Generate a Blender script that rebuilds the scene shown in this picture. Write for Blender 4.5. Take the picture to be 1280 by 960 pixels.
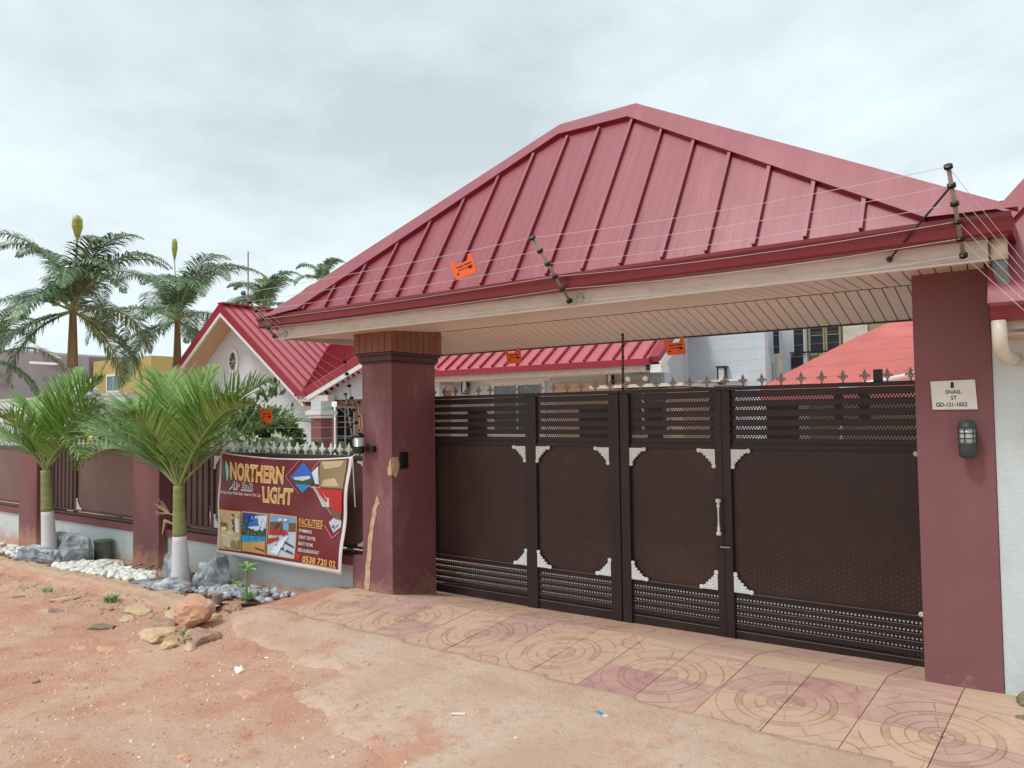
import bpy, bmesh, math, random
from mathutils import Vector, Matrix, noise
random.seed(7)
S = bpy.context.scene
for o in list(bpy.data.objects): bpy.data.objects.remove(o)
COL = S.collection
R = math.radians

# ------------------------------------------------------------------ camera
cd = bpy.data.cameras.new('camera'); cam = bpy.data.objects.new('camera', cd); COL.objects.link(cam)
cd.sensor_width = 36; cd.lens = 961.42/1280*36; cd.clip_end = 2000; cd.clip_start = .05
r_ = Vector((.80438704, .59396885, -.01274714)); u_ = Vector((.03482896, -.02572657, .9990621)); f_ = Vector((-.59308383, .80407658, .04138144))
m_ = Matrix((( r_.x, u_.x, -f_.x, 0.80766), (r_.y, u_.y, -f_.y, -5.23671), (r_.z, u_.z, -f_.z, 1.6), (0, 0, 0, 1)))
cam.matrix_world = m_
S.camera = cam

# ------------------------------------------------------------------ sky, sun, exposure
SUN_EL, SUN_AZ = R(58), R(205)          # azimuth measured clockwise from +Y
w = bpy.data.worlds.new('World'); S.world = w; w.use_nodes = True
nt = w.node_tree; nt.nodes.clear(); N = nt.nodes.new; L = nt.links.new
wo = N('ShaderNodeOutputWorld'); bg = N('ShaderNodeBackground'); L(bg.outputs[0], wo.inputs[0])
sky = N('ShaderNodeTexSky'); sky.sky_type = 'NISHITA'; sky.sun_disc = False
sky.sun_elevation = SUN_EL; sky.sun_rotation = SUN_AZ; sky.air_density = 1.5; sky.dust_density = 3
bg.inputs[1].default_value = .104
tc = N('ShaderNodeTexCoord'); sep = N('ShaderNodeSeparateXYZ'); L(tc.outputs['Generated'], sep.inputs[0])
def mth(op, a, b=None, c=None, clamp=False):
    n = N('ShaderNodeMath'); n.operation = op; n.use_clamp = clamp
    for i, v in enumerate((a, b, c)):
        if v is None: continue
        if isinstance(v, (int, float)): n.inputs[i].default_value = v
        else: L(v, n.inputs[i])
    return n.outputs[0]
CLX, CLY = 3.1, 7.4
zz = mth('MAXIMUM', sep.outputs[2], 0.0); den = mth('ADD', zz, .22)
cx = mth('DIVIDE', sep.outputs[0], den); cy = mth('DIVIDE', sep.outputs[1], den)
cmb = N('ShaderNodeCombineXYZ'); L(mth('ADD', cx, CLX), cmb.inputs[0]); L(mth('ADD', cy, CLY), cmb.inputs[1])
n1 = N('ShaderNodeTexNoise'); n1.inputs['Scale'].default_value = .75; n1.inputs['Detail'].default_value = 9; n1.inputs['Roughness'].default_value = .52; n1.inputs['Distortion'].default_value = .35
L(cmb.outputs[0], n1.inputs['Vector'])
n2 = N('ShaderNodeTexNoise'); n2.inputs['Scale'].default_value = 2.6; n2.inputs['Detail'].default_value = 8; n2.inputs['Roughness'].default_value = .6
L(cmb.outputs[0], n2.inputs['Vector'])
nn = mth('ADD', mth('MULTIPLY', n1.outputs[0], .72), mth('MULTIPLY', n2.outputs[0], .28))
cr = N('ShaderNodeValToRGB'); L(nn, cr.inputs[0])
e = cr.color_ramp.elements
e[0].position = .38; e[0].color = (4.3, 4.9, 5.15, 1)
e[1].position = .66; e[1].color = (7.6, 8.45, 8.75, 1)
x = e.new(.5); x.color = (5.9, 6.6, 6.9, 1)
# clouds brighten towards the horizon as the layer thins with distance
hz = mth('POWER', mth('SUBTRACT', 1.0, zz), 4.0)
mixh = N('ShaderNodeMix'); mixh.data_type = 'RGBA'; L(mth('MULTIPLY', hz, .72), mixh.inputs[0]); L(cr.outputs[0], mixh.inputs[6]); mixh.inputs[7].default_value = (6.9, 7.85, 8.25, 1)
mx = N('ShaderNodeMix'); mx.data_type = 'RGBA'; mx.inputs[0].default_value = .93; L(sky.outputs[0], mx.inputs[6]); L(mixh.outputs[2], mx.inputs[7])
L(mx.outputs[2], bg.inputs[0])
sd = bpy.data.lights.new('sun', 'SUN'); sd.energy = 1.5; sd.angle = R(12); sd.color = (1, .985, .96)
so = bpy.data.objects.new('sun', sd); COL.objects.link(so)
sdir = Vector((math.sin(SUN_AZ)*math.cos(SUN_EL), math.cos(SUN_AZ)*math.cos(SUN_EL), math.sin(SUN_EL)))
so.rotation_euler = sdir.to_track_quat('Z', 'Y').to_euler(); so.location = (0, -6, 12)
S.view_settings.view_transform = 'Standard'; S.view_settings.look = 'None'; S.view_settings.exposure = .42; S.view_settings.gamma = 1
S.render.resolution_x = 1024; S.render.resolution_y = 768
S.cycles.max_bounces = 6; S.cycles.transparent_max_bounces = 6

# ------------------------------------------------------------------ materials
def lin(c):
    return tuple(((v/255)/12.92 if v/255 <= .04045 else ((v/255+.055)/1.055)**2.4) for v in c) + (1,)
def M(name, rgb, rough=.6, var=.12, scale=3.0, bump=0.0, bscale=60, metal=0, spec=.5, coat=0, rgb2=None, isl=0, detail=6, dirt=None, dirtscale=1.5, dirtamt=.5, stretch=None, trans=0, splash=None):
    m = bpy.data.materials.new(name); m.use_nodes = True; t = m.node_tree; nd = t.nodes; lk = t.links.new
    b = nd['Principled BSDF']; b.inputs['Roughness'].default_value = rough; b.inputs['Metallic'].default_value = metal
    b.inputs['Specular IOR Level'].default_value = spec; b.inputs['Coat Weight'].default_value = coat
    if coat: b.inputs['Coat Roughness'].default_value = .25
    g = nd.new('ShaderNodeNewGeometry'); vec = g.outputs['Position']
    if stretch:
        mp = nd.new('ShaderNodeMapping'); mp.inputs['Scale'].default_value = stretch; lk(vec, mp.inputs[0]); vec = mp.outputs[0]
    n = nd.new('ShaderNodeTexNoise'); n.inputs['Scale'].default_value = scale; n.inputs['Detail'].default_value = detail; n.inputs['Roughness'].default_value = .62
    lk(vec, n.inputs['Vector'])
    c = lin(rgb); c2 = lin(rgb2) if rgb2 else tuple(min(1, v*(1+var)) for v in c[:3])+(1,)
    c1 = c if rgb2 else tuple(v*(1-var) for v in c[:3])+(1,)
    r = nd.new('ShaderNodeValToRGB'); r.color_ramp.elements[0].position = .32; r.color_ramp.elements[1].position = .68
    r.color_ramp.elements[0].color = c1; r.color_ramp.elements[1].color = c2; lk(n.outputs[0], r.inputs[0])
    out = r.outputs[0]
    if isl:
        hs = nd.new('ShaderNodeHueSaturation'); ma = nd.new('ShaderNodeMapRange'); ma.inputs['To Min'].default_value = 1-isl; ma.inputs['To Max'].default_value = 1+isl
        lk(g.outputs['Random Per Island'], ma.inputs[0]); lk(ma.outputs[0], hs.inputs['Value']); lk(out, hs.inputs['Color']); out = hs.outputs[0]
    if dirt:
        n3 = nd.new('ShaderNodeTexNoise'); n3.inputs['Scale'].default_value = dirtscale; n3.inputs['Detail'].default_value = 9; n3.inputs['Roughness'].default_value = .7; lk(vec, n3.inputs['Vector'])
        rr = nd.new('ShaderNodeMapRange'); rr.inputs['From Min'].default_value = .5; rr.inputs['From Max'].default_value = .68; rr.inputs['To Max'].default_value = dirtamt; lk(n3.outputs[0], rr.inputs[0])
        mm = nd.new('ShaderNodeMix'); mm.data_type = 'RGBA'; lk(rr.outputs[0], mm.inputs[0]); lk(out, mm.inputs[6]); mm.inputs[7].default_value = lin(dirt); out = mm.outputs[2]
    if splash:
        sx = nd.new('ShaderNodeSeparateXYZ'); lk(g.outputs['Position'], sx.inputs[0]); n5 = nd.new('ShaderNodeTexNoise'); n5.inputs['Scale'].default_value = 7; n5.inputs['Detail'].default_value = 10; n5.inputs['Roughness'].default_value = .75; lk(g.outputs['Position'], n5.inputs['Vector'])
        m1 = nd.new('ShaderNodeMapRange'); m1.inputs['From Min'].default_value = splash[0]; m1.inputs['From Max'].default_value = splash[1]; m1.inputs['To Min'].default_value = .42; m1.inputs['To Max'].default_value = -.18; lk(sx.outputs[2], m1.inputs[0])
        a5 = nd.new('ShaderNodeMath'); a5.operation = 'ADD'; lk(m1.outputs[0], a5.inputs[0]); lk(n5.outputs[0], a5.inputs[1]); m2 = nd.new('ShaderNodeMapRange'); m2.inputs['From Min'].default_value = .55; m2.inputs['From Max'].default_value = .85; m2.inputs['To Max'].default_value = .75; lk(a5.outputs[0], m2.inputs[0])
        m3 = nd.new('ShaderNodeMix'); m3.data_type = 'RGBA'; lk(m2.outputs[0], m3.inputs[0]); lk(out, m3.inputs[6]); m3.inputs[7].default_value = lin((184, 140, 116)); out = m3.outputs[2]
    lk(out, b.inputs['Base Color'])
    if trans: b.inputs['Transmission Weight'].default_value = trans
    if bump:
        bn = nd.new('ShaderNodeTexNoise'); bn.inputs['Scale'].default_value = bscale; bn.inputs['Detail'].default_value = 5; lk(vec, bn.inputs['Vector'])
        bp = nd.new('ShaderNodeBump'); bp.inputs['Strength'].default_value = bump; bp.inputs['Distance'].default_value = .01; lk(bn.outputs[0], bp.inputs['Height']); lk(bp.outputs[0], b.inputs['Normal'])
    return m
mt = {}
mt['roof'] = M('roof_red', (142, 56, 68), .38, .05, 1.2, bump=.4, bscale=2.2, spec=.55, coat=.35, dirt=(166, 90, 96), dirtscale=1.1, dirtamt=.45, stretch=(4, .7, .7))
mt['trim'] = M('trim_rib_shade_red', (118, 26, 42), .35, .06, 2, spec=.5, coat=.3)  # gutter red; on roof ribs and flashing folds it paints in their shade
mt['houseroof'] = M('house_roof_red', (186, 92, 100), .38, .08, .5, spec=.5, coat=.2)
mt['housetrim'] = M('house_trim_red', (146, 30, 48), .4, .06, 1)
mt['cream'] = M('cream_fascia', (206, 196, 184), .5, .05, 6, bump=.12, bscale=30, dirt=(132, 116, 104), dirtscale=5, dirtamt=.4, stretch=(1, 1, 3))
mt['creamlip'] = M('cream_lip', (226, 218, 208), .45, .05, 6)
mt['ceil'] = M('ceiling_board_beige', (210, 184, 168), .5, .04, 4, isl=.05)
mt['groove'] = M('ceiling_groove', (48, 30, 26), .8)
mt['clad'] = M('cladding_brown', (130, 86, 70), .5, .1, 4, isl=.06)
mt['maroon'] = M('pillar_maroon', (124, 79, 82), .68, .05, 2.5, bump=.25, bscale=60, dirt=(140, 94, 96), dirtscale=2.2, dirtamt=.3, splash=(-.30, .18))
mt['maroon2'] = M('pillar_maroon_worn', (120, 74, 78), .68, .06, 2.5, bump=.35, bscale=50, dirt=(160, 132, 134), dirtscale=2.6, dirtamt=.5, stretch=(1, 1, .4), splash=(-.30, .3))
mt['darkmaroon'] = M('capital_dark_maroon', (74, 38, 42), .5, .06)
mt['filler'] = M('filler_tan', (196, 168, 138), .85, .16, 14, bump=.6, bscale=80, dirt=(150, 112, 98), dirtscale=16, dirtamt=.6)
mt['gate'] = M('gate_brown', (54, 37, 35), .36, .12, 1.6, spec=.4, dirt=(86, 60, 48), dirtscale=.9, dirtamt=.5)
mt['gateframe'] = M('gate_frame_brown', (44, 32, 33), .4, .1, 3, spec=.4, dirt=(66, 50, 46), dirtscale=2.5, dirtamt=.3)
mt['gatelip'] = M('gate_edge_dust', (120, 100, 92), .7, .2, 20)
mt['white'] = M('white_ornament', (220, 223, 221), .5, .06, 30, bump=.3, bscale=120)
mt['fleur'] = M('fleur_grey', (132, 118, 114), .4, .15, 30, metal=.4)
mt['plaster'] = M('white_plaster', (198, 210, 212), .8, .04, 2, bump=.25, bscale=60, dirt=(178, 182, 174), dirtscale=1.8, dirtamt=.6, splash=(-.40, -.02))
mt['plaster2'] = M('house_plaster', (198, 206, 210), .8, .03, .4, dirt=(178, 184, 184), dirtscale=.8, dirtamt=.4)
mt['bluewall'] = M('blue_white_wall', (196, 204, 210), .8, .03, .4, dirt=(180, 188, 192), dirtscale=.7, dirtamt=.4)
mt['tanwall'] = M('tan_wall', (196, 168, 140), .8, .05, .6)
mt['olive'] = M('olive_wall', (150, 138, 108), .8, .06, .5)
mt['greybld'] = M('grey_wall', (134, 126, 128), .85, .08, .3)
mt['yellow'] = M('yellow_wall', (184, 158, 98), .85, .06, .3)
mt['glassdk'] = M('dark_window_glass', (30, 38, 42), .08, .2, .8, spec=.8)
mt['glassbl'] = M('blue_window_glass', (70, 96, 104), .08, .25, 1.2, spec=.8)
mt['dark'] = M('dark_interior', (26, 28, 30), .7)
mt['black'] = M('black_plastic', (22, 22, 23), .4, .1)
mt['steel'] = M('galvanised_steel', (168, 166, 162), .4, .1, 20, metal=.5)
mt['rodgrey'] = M('post_grey', (150, 140, 130), .5, .15, 20, metal=.2)
mt['wire'] = M('fence_wire', (196, 192, 192), .4, .1)
mt['orange'] = M('orange_plastic', (232, 98, 30), .45, .05, 10)
mt['orangedk'] = M('orange_print', (110, 32, 10), .6)
mt['fpanel'] = M('fence_panel_brown', (104, 76, 74), .42, .1, 1.5, spec=.5, dirt=(132, 104, 98), dirtscale=1.3, dirtamt=.4)
mt['fdark'] = M('fence_dark_brown', (70, 48, 48), .4, .1)
mt['wmaroon'] = M('wall_cap_maroon', (128, 72, 78), .7, .08, 3, bump=.2)
mt['banner'] = M('banner_vinyl_maroon', (112, 32, 44), .38, .06, 2, spec=.5)
mt['bwhite'] = M('banner_white', (222, 220, 220), .4, .03)
mt['gold'] = M('print_gold', (228, 178, 90), .45, .06, 60)
mt['pale'] = M('print_cream', (240, 226, 190), .45, .03)
mt['pinkline'] = M('print_pink', (206, 120, 130), .45)
mt['pteal'] = M('print_teal', (40, 120, 116), .5, .25, 40)
def flat(n, c, v=.12, s=40): mt[n] = M('print_'+n, c, .45, v, s)
for n, c in dict(skyb=(30, 108, 206), skyd=(20, 60, 168), cloud=(214, 226, 238), treeg=(48, 88, 62), pool=(26, 152, 208), deck=(198, 158, 88), beige=(196, 178, 140), brn=(112, 82, 56), bed=(206, 190, 160), redc=(170, 44, 44), tabl=(178, 196, 212), blk=(52, 52, 58), rbed=(182, 38, 42), mint=(176, 206, 194), ceilp=(120, 170, 214), olv=(142, 128, 92), redd=(184, 40, 52)).items(): flat(n, c, .12, 60)
mt['platew'] = M('sign_plate_white', (216, 214, 208), .4, .05, 8, dirt=(170, 160, 150), dirtscale=8, dirtamt=.3)
mt['ink'] = M('sign_ink', (22, 20, 22), .6)
mt['lampgreen'] = M('lamp_dark_green', (48, 62, 62), .45, .1)
mt['lampglass'] = M('lamp_glass', (205, 210, 212), .12, .05, spec=.8)
mt['tub'] = M('tub_green', (92, 102, 92), .6, .1, 4, dirt=(150, 134, 116), dirtscale=6, dirtamt=.5)
mt['pvcgrey'] = M('pipe_grey', (120, 122, 118), .5, .08)
mt['pvccream'] = M('pipe_cream', (214, 205, 188), .4, .06, dirt=(160, 140, 120), dirtscale=6)
mt['tarp'] = M('tarp_salmon', (188, 98, 90), .65, .10, 1.6, bump=.8, bscale=3, dirt=(200, 124, 114), dirtscale=1.2, dirtamt=.6)
mt['frond'] = M('palm_leaf_green', (76, 106, 74), .4, .15, 1.5, isl=.4, rgb2=(104, 132, 88), spec=.5)
mt['frond2'] = M('young_palm_leaf_green', (88, 134, 56), .38, .15, 2, isl=.45, rgb2=(136, 168, 86), spec=.5)
mt['leafyoung'] = M('spear_leaf_yellow', (150, 152, 62), .5, .15, 3)
mt['rachis'] = M('leaf_stalk', (138, 150, 96), .5, .12, 6)
mt['shaftor'] = M('crownshaft_orange', (138, 108, 74), .6, .2, 1.2, stretch=(1, 1, .3), dirt=(96, 104, 70), dirtscale=2, dirtamt=.6)
mt['trunkg'] = M('trunk_grey', (142, 132, 124), .8, .15, 6, stretch=(1, 1, 6), bump=.4, bscale=10)
mt['shaftgreen'] = M('crownshaft_green', (132, 144, 86), .5, .15, 4, stretch=(1, 1, 4), bump=.5, bscale=12, dirt=(166, 160, 120), dirtscale=5, dirtamt=.6)
mt['trunkw'] = M('trunk_whitewash', (222, 224, 226), .8, .05, 8, bump=.5, bscale=25, stretch=(1, 1, 4), dirt=(176, 170, 160), dirtscale=8, dirtamt=.35)
mt['dryroot'] = M('dry_flower_stalk', (196, 168, 128), .8, .15, 12)
mt['bush'] = M('bush_dark_green', (52, 76, 40), .55, .15, 2, isl=.4, rgb2=(78, 100, 52))
mt['bush2'] = M('bush_light_green', (104, 136, 70), .5, .15, 2, isl=.35, rgb2=(150, 172, 110))
mt['vari'] = M('variegated_leaf', (176, 190, 158), .5, .15, 3, isl=.3, rgb2=(214, 220, 200))
mt['flower'] = M('white_blossom', (232, 232, 232), .6, .05, 3, isl=.12)
mt['wood'] = M('branch_brown', (92, 74, 56), .8, .15, 6)
mt['rockg'] = M('boulder_grey', (108, 115, 122), .8, .12, 5, rgb2=(164, 172, 178), bump=1, bscale=18, dirt=(214, 216, 216), dirtscale=5, dirtamt=.85, detail=10)
mt['rocko'] = M('boulder_orange', (194, 128, 96), .85, .12, 4, rgb2=(212, 172, 142), bump=1, bscale=16, dirt=(192, 182, 168), dirtscale=3.4, dirtamt=.9, detail=10)
mt['rocky'] = M('slab_tan', (196, 166, 126), .85, .12, 5, rgb2=(214, 190, 156), bump=.8, bscale=22, dirt=(160, 120, 92), dirtscale=5, dirtamt=.6)
mt['rockb'] = M('slab_brown', (150, 120, 100), .85, .12, 5, rgb2=(184, 152, 130), bump=.8, bscale=22, dirt=(196, 172, 150), dirtscale=5, dirtamt=.6)
mt['rockd'] = M('stone_dark', (122, 106, 92), .85, .12, 6, rgb2=(150, 132, 116), bump=.8, bscale=30)
mt['pebw'] = M('pebble_white', (226, 224, 216), .6, .08, 9, isl=.14, bump=.2, bscale=40)
mt['pebg'] = M('pebble_grey', (172, 176, 180), .65, .12, 9, isl=.25)
mt['gravel'] = M('gravel_mix', (186, 140, 114), .85, .2, 9, isl=.3, rgb2=(226, 204, 184))
mt['kerb'] = M('kerb_earth', (182, 152, 126), .9, .12, 3, rgb2=(198, 170, 144), bump=.9, bscale=30, dirt=(150, 108, 88), dirtscale=3, dirtamt=.7)
mt['treadm'] = M('pale_tread_dashes', (118, 98, 94), .4, .2, 3)  # raised tread dashes in a paler brown than the sheet
mt['soil'] = M('bed_soil', (118, 106, 92), .95, .15, 6, rgb2=(146, 128, 108), bump=.8, bscale=40)
mt['moss'] = M('mossy_concrete', (120, 112, 88), .9, .15, 8, rgb2=(152, 132, 108), bump=.8, bscale=30, dirt=(64, 72, 48), dirtscale=6, dirtamt=.8)
mt['yard'] = M('yard_concrete', (226, 222, 214), .85, .06, 1, bump=.2)

# ground: laterite dirt with sandy and pale patches
def ground_mat(rim=False):
    m = bpy.data.materials.new('dusty_concrete' if rim else 'laterite_dirt'); m.use_nodes = True; t = m.node_tree; nd = t.nodes; lk = t.links.new
    b = nd['Principled BSDF']; b.inputs['Roughness'].default_value = .95; b.inputs['Specular IOR Level'].default_value = .15
    g = nd.new('ShaderNodeNewGeometry')
    def nz(s, d=8, ro=.6, st=None, dist=0):
        n = nd.new('ShaderNodeTexNoise'); n.inputs['Scale'].default_value = s; n.inputs['Detail'].default_value = d; n.inputs['Roughness'].default_value = ro; n.inputs['Distortion'].default_value = dist
        if st:
            mp = nd.new('ShaderNodeMapping'); mp.inputs['Scale'].default_value = st; lk(g.outputs['Position'], mp.inputs[0]); lk(mp.outputs[0], n.inputs['Vector'])
        else: lk(g.outputs['Position'], n.inputs['Vector'])
        return n.outputs[0]
    def ramp(v, a, b_):
        r = nd.new('ShaderNodeMapRange'); r.inputs['From Min'].default_value = a; r.inputs['From Max'].default_value = b_; r.interpolation_type = 'SMOOTHSTEP'; lk(v, r.inputs[0]); return r.outputs[0]
    def mix(f, a, c):
        n = nd.new('ShaderNodeMix'); n.data_type = 'RGBA'; lk(f, n.inputs[0])
        for i, v in ((6, a), (7, c)):
            if isinstance(v, tuple): n.inputs[i].default_value = v
            else: lk(v, n.inputs[i])
        return n.outputs[2]
    c = mix(ramp(nz(.9, 9, .65, dist=.6), .36, .64), lin((214, 158, 131)), lin((226, 188, 163)))
    c = mix(ramp(nz(3.1, 9, .7), .5, .72), c, lin((206, 140, 114)))
    c = mix(ramp(nz(1.7, 10, .72, (1, 2.4, 1)), .55, .72), c, lin((230, 206, 184)))
    c = mix(ramp(nz(42, 6, .7), .56, .74), c, lin((226, 210, 194)))
    c = mix(ramp(nz(26, 6, .7), .58, .72), c, lin((150, 106, 86)))
    if rim:
        cc = mix(ramp(nz(1.3, 9, .6), .35, .65), lin((222, 186, 160)), lin((234, 206, 184)))
        cc = mix(ramp(nz(18, 9, .75), .5, .7), cc, lin((208, 172, 148)))
        cc = mix(ramp(nz(1.2, 10, .75), .53, .66), cc, lin((222, 168, 142)))
        cc = mix(ramp(nz(6, 10, .75), .60, .70), cc, lin((194, 164, 144)))
        at = nd.new('ShaderNodeAttribute'); at.attribute_name = 'rim'; s1 = nd.new('ShaderNodeMath'); s1.operation = 'MULTIPLY_ADD'; lk(nz(3.6, 10, .75), s1.inputs[0]); s1.inputs[1].default_value = 2.2; lk(at.outputs['Fac'], s1.inputs[2])
        c = mix(ramp(s1.outputs[0], .88, 1.3), c, cc)
    lk(c, b.inputs['Base Color'])
    bp = nd.new('ShaderNodeBump'); bp.inputs['Strength'].default_value = .9; bp.inputs['Distance'].default_value = .022
    a = nd.new('ShaderNodeMath'); a.operation = 'ADD'; lk(nz(22, 9, .75), a.inputs[0]); lk(nz(90, 4, .7), a.inputs[1]); lk(a.outputs[0], bp.inputs['Height']); lk(bp.outputs[0], b.inputs['Normal'])
    return m
mt['dirt'] = ground_mat()
mt['apron'] = ground_mat(True)

def tile_mat(name, base, base2, stain):
    """pressed paving tile: ring and ray pattern in UV (one pattern per 2x2 tiles)"""
    m = bpy.data.materials.new(name); m.use_nodes = True; t = m.node_tree; nd = t.nodes; lk = t.links.new
    b = nd['Principled BSDF']; b.inputs['Roughness'].default_value = .7; b.inputs['Specular IOR Level'].default_value = .3
    def mm(op, a, c=None, clamp=False):
        n = nd.new('ShaderNodeMath'); n.operation = op; n.use_clamp = clamp
        for i, v in enumerate((a, c)):
            if v is None: continue
            if isinstance(v, (int, float)): n.inputs[i].default_value = v
            else: lk(v, n.inputs[i])
        return n.outputs[0]
    uv = nd.new('ShaderNodeUVMap'); uv.uv_map = 'UVMap'; s = nd.new('ShaderNodeSeparateXYZ'); lk(uv.outputs[0], s.inputs[0])
    g = nd.new('ShaderNodeNewGeometry')
    x_, y_ = s.outputs[0], s.outputs[1]         # -1..1 around the ring centre
    r = mm('SQRT', mm('ADD', mm('MULTIPLY', x_, x_), mm('MULTIPLY', y_, y_)))
    an = mm('DIVIDE', mm('ARCTAN2', y_, x_), 2*math.pi)
    def ringline(rad, wd): return mm('LESS_THAN', mm('ABSOLUTE', mm('SUBTRACT', r, rad)), wd)
    lines = None
    for rad in (.15, .26, .42, .60, .70, .97):
        q = ringline(rad, .011); lines = q if lines is None else mm('MAXIMUM', lines, q)
    def rays(nseg, r0, r1, off):
        fr = mm('FRACT', mm('ADD', mm('MULTIPLY', an, nseg), off)); dd = mm('MULTIPLY', mm('MINIMUM', fr, mm('SUBTRACT', 1.0, fr)), mm('MULTIPLY', r, 2*math.pi/nseg))
        q = mm('LESS_THAN', dd, .010); q = mm('MULTIPLY', q, mm('GREATER_THAN', r, r0)); return mm('MULTIPLY', q, mm('LESS_THAN', r, r1))
    lines = mm('MAXIMUM', lines, rays(6, .26, .60, .2)); lines = mm('MAXIMUM', lines, rays(9, .70, .97, .35)); lines = mm('MAXIMUM', lines, rays(7, 0, .15, .1))
    # corner leaves outside the outer ring
    ax = mm('ABSOLUTE', x_); ay = mm('ABSOLUTE', y_)
    dx = mm('SUBTRACT', ax, 1.0); dy = mm('SUBTRACT', ay, 1.0)
    cd_ = mm('LESS_THAN', mm('ABSOLUTE', mm('SUBTRACT', ax, ay)), .012); cd_ = mm('MULTIPLY', cd_, mm('GREATER_THAN', r, .97)); lines = mm('MAXIMUM', lines, cd_)
    c2 = mm('ABSOLUTE', mm('SUBTRACT', mm('SQRT', mm('ADD', mm('MULTIPLY', dx, dx), mm('MULTIPLY', dy, dy))), .30)); c2 = mm('MULTIPLY', mm('LESS_THAN', c2, .011), mm('GREATER_THAN', r, .97)); lines = mm('MAXIMUM', lines, c2)
    # rough textured band in broken arcs
    band = mm('MULTIPLY', mm('GREATER_THAN', r, .60), mm('LESS_THAN', r, .70)); fr = mm('FRACT', mm('ADD', mm('MULTIPLY', an, 4.0), .1)); band = mm('MULTIPLY', band, mm('LESS_THAN', fr, .5))
    b2 = mm('MULTIPLY', mm('GREATER_THAN', r, .15), mm('LESS_THAN', r, .26)); band = mm('MAXIMUM', band, b2)
    n = nd.new('ShaderNodeTexNoise'); n.inputs['Scale'].default_value = 5; n.inputs['Detail'].default_value = 9; n.inputs['Roughness'].default_value = .68; lk(g.outputs['Position'], n.inputs['Vector'])
    n2_ = nd.new('ShaderNodeTexNoise'); n2_.inputs['Scale'].default_value = 1.7; n2_.inputs['Detail'].default_value = 10; n2_.inputs['Roughness'].default_value = .7; lk(g.outputs['Position'], n2_.inputs['Vector'])
    def mix(f, a, c):
        q = nd.new('ShaderNodeMix'); q.data_type = 'RGBA'
        if isinstance(f, float): q.inputs[0].default_value = f
        else: lk(f, q.inputs[0])
        for i, v in ((6, a), (7, c)):
            if isinstance(v, tuple): q.inputs[i].default_value = v
            else: lk(v, q.inputs[i])
        return q.outputs[2]
    c = mix(n.outputs[0], lin(base), lin(base2))
    rr = nd.new('ShaderNodeMapRange'); rr.inputs['From Min'].default_value = .44; rr.inputs['From Max'].default_value = .62; rr.inputs['To Max'].default_value = .85; lk(n2_.outputs[0], rr.inputs[0])
    c = mix(rr.outputs[0], c, lin(stain))
    wear = nd.new('ShaderNodeMapRange'); wear.inputs['From Min'].default_value = .62; wear.inputs['From Max'].default_value = .42; wear.inputs['To Min'].default_value = .15; lk(n.outputs[0], wear.inputs[0])
    ln = mm('MULTIPLY', lines, wear.outputs[0])
    n6 = nd.new('ShaderNodeTexNoise'); n6.inputs['Scale'].default_value = 9; n6.inputs['Detail'].default_value = 10; n6.inputs['Roughness'].default_value = .78; lk(g.outputs['Position'], n6.inputs['Vector'])
    r6 = nd.new('ShaderNodeMapRange'); r6.inputs['From Min'].default_value = .54; r6.inputs['From Max'].default_value = .70; r6.inputs['To Max'].default_value = .5; lk(n6.outputs[0], r6.inputs[0]); c = mix(r6.outputs[0], c, lin((156, 118, 98)))
    c = mix(mm('MULTIPLY', ln, .65), c, lin((128, 92, 76)))
    c = mix(mm('MULTIPLY', band, .3), c, lin((150, 106, 84)))
    lk(c, b.inputs['Base Color'])
    h = mm('SUBTRACT', mm('MULTIPLY', n.outputs[0], .35), mm('ADD', lines, mm('MULTIPLY', band, .25)))
    bp = nd.new('ShaderNodeBump'); bp.inputs['Strength'].default_value = .5; bp.inputs['Distance'].default_value = .006; lk(h, bp.inputs['Height']); lk(bp.outputs[0], b.inputs['Normal'])
    return m
mt['tilet'] = tile_mat('paving_tan', (188, 154, 132), (212, 180, 156), (190, 158, 136))
mt['tilep'] = tile_mat('paving_mauve', (172, 134, 126), (198, 162, 150), (200, 168, 148))
mt['tilem'] = tile_mat('paving_maroon', (160, 112, 110), (190, 148, 142), (200, 166, 148))
mt['tilewood'] = M('paving_wavy_tan', (182, 154, 130), .75, .1, 3, rgb2=(208, 180, 154), bump=.9, bscale=9, stretch=(1, 6, 1), dirt=(156, 124, 104), dirtscale=3, dirtamt=.6)
mt['tilewoodp'] = M('paving_wavy_mauve', (176, 136, 126), .75, .1, 3, rgb2=(202, 166, 150), bump=.9, bscale=9, stretch=(1, 6, 1), dirt=(198, 172, 148), dirtscale=3, dirtamt=.6)

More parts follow.
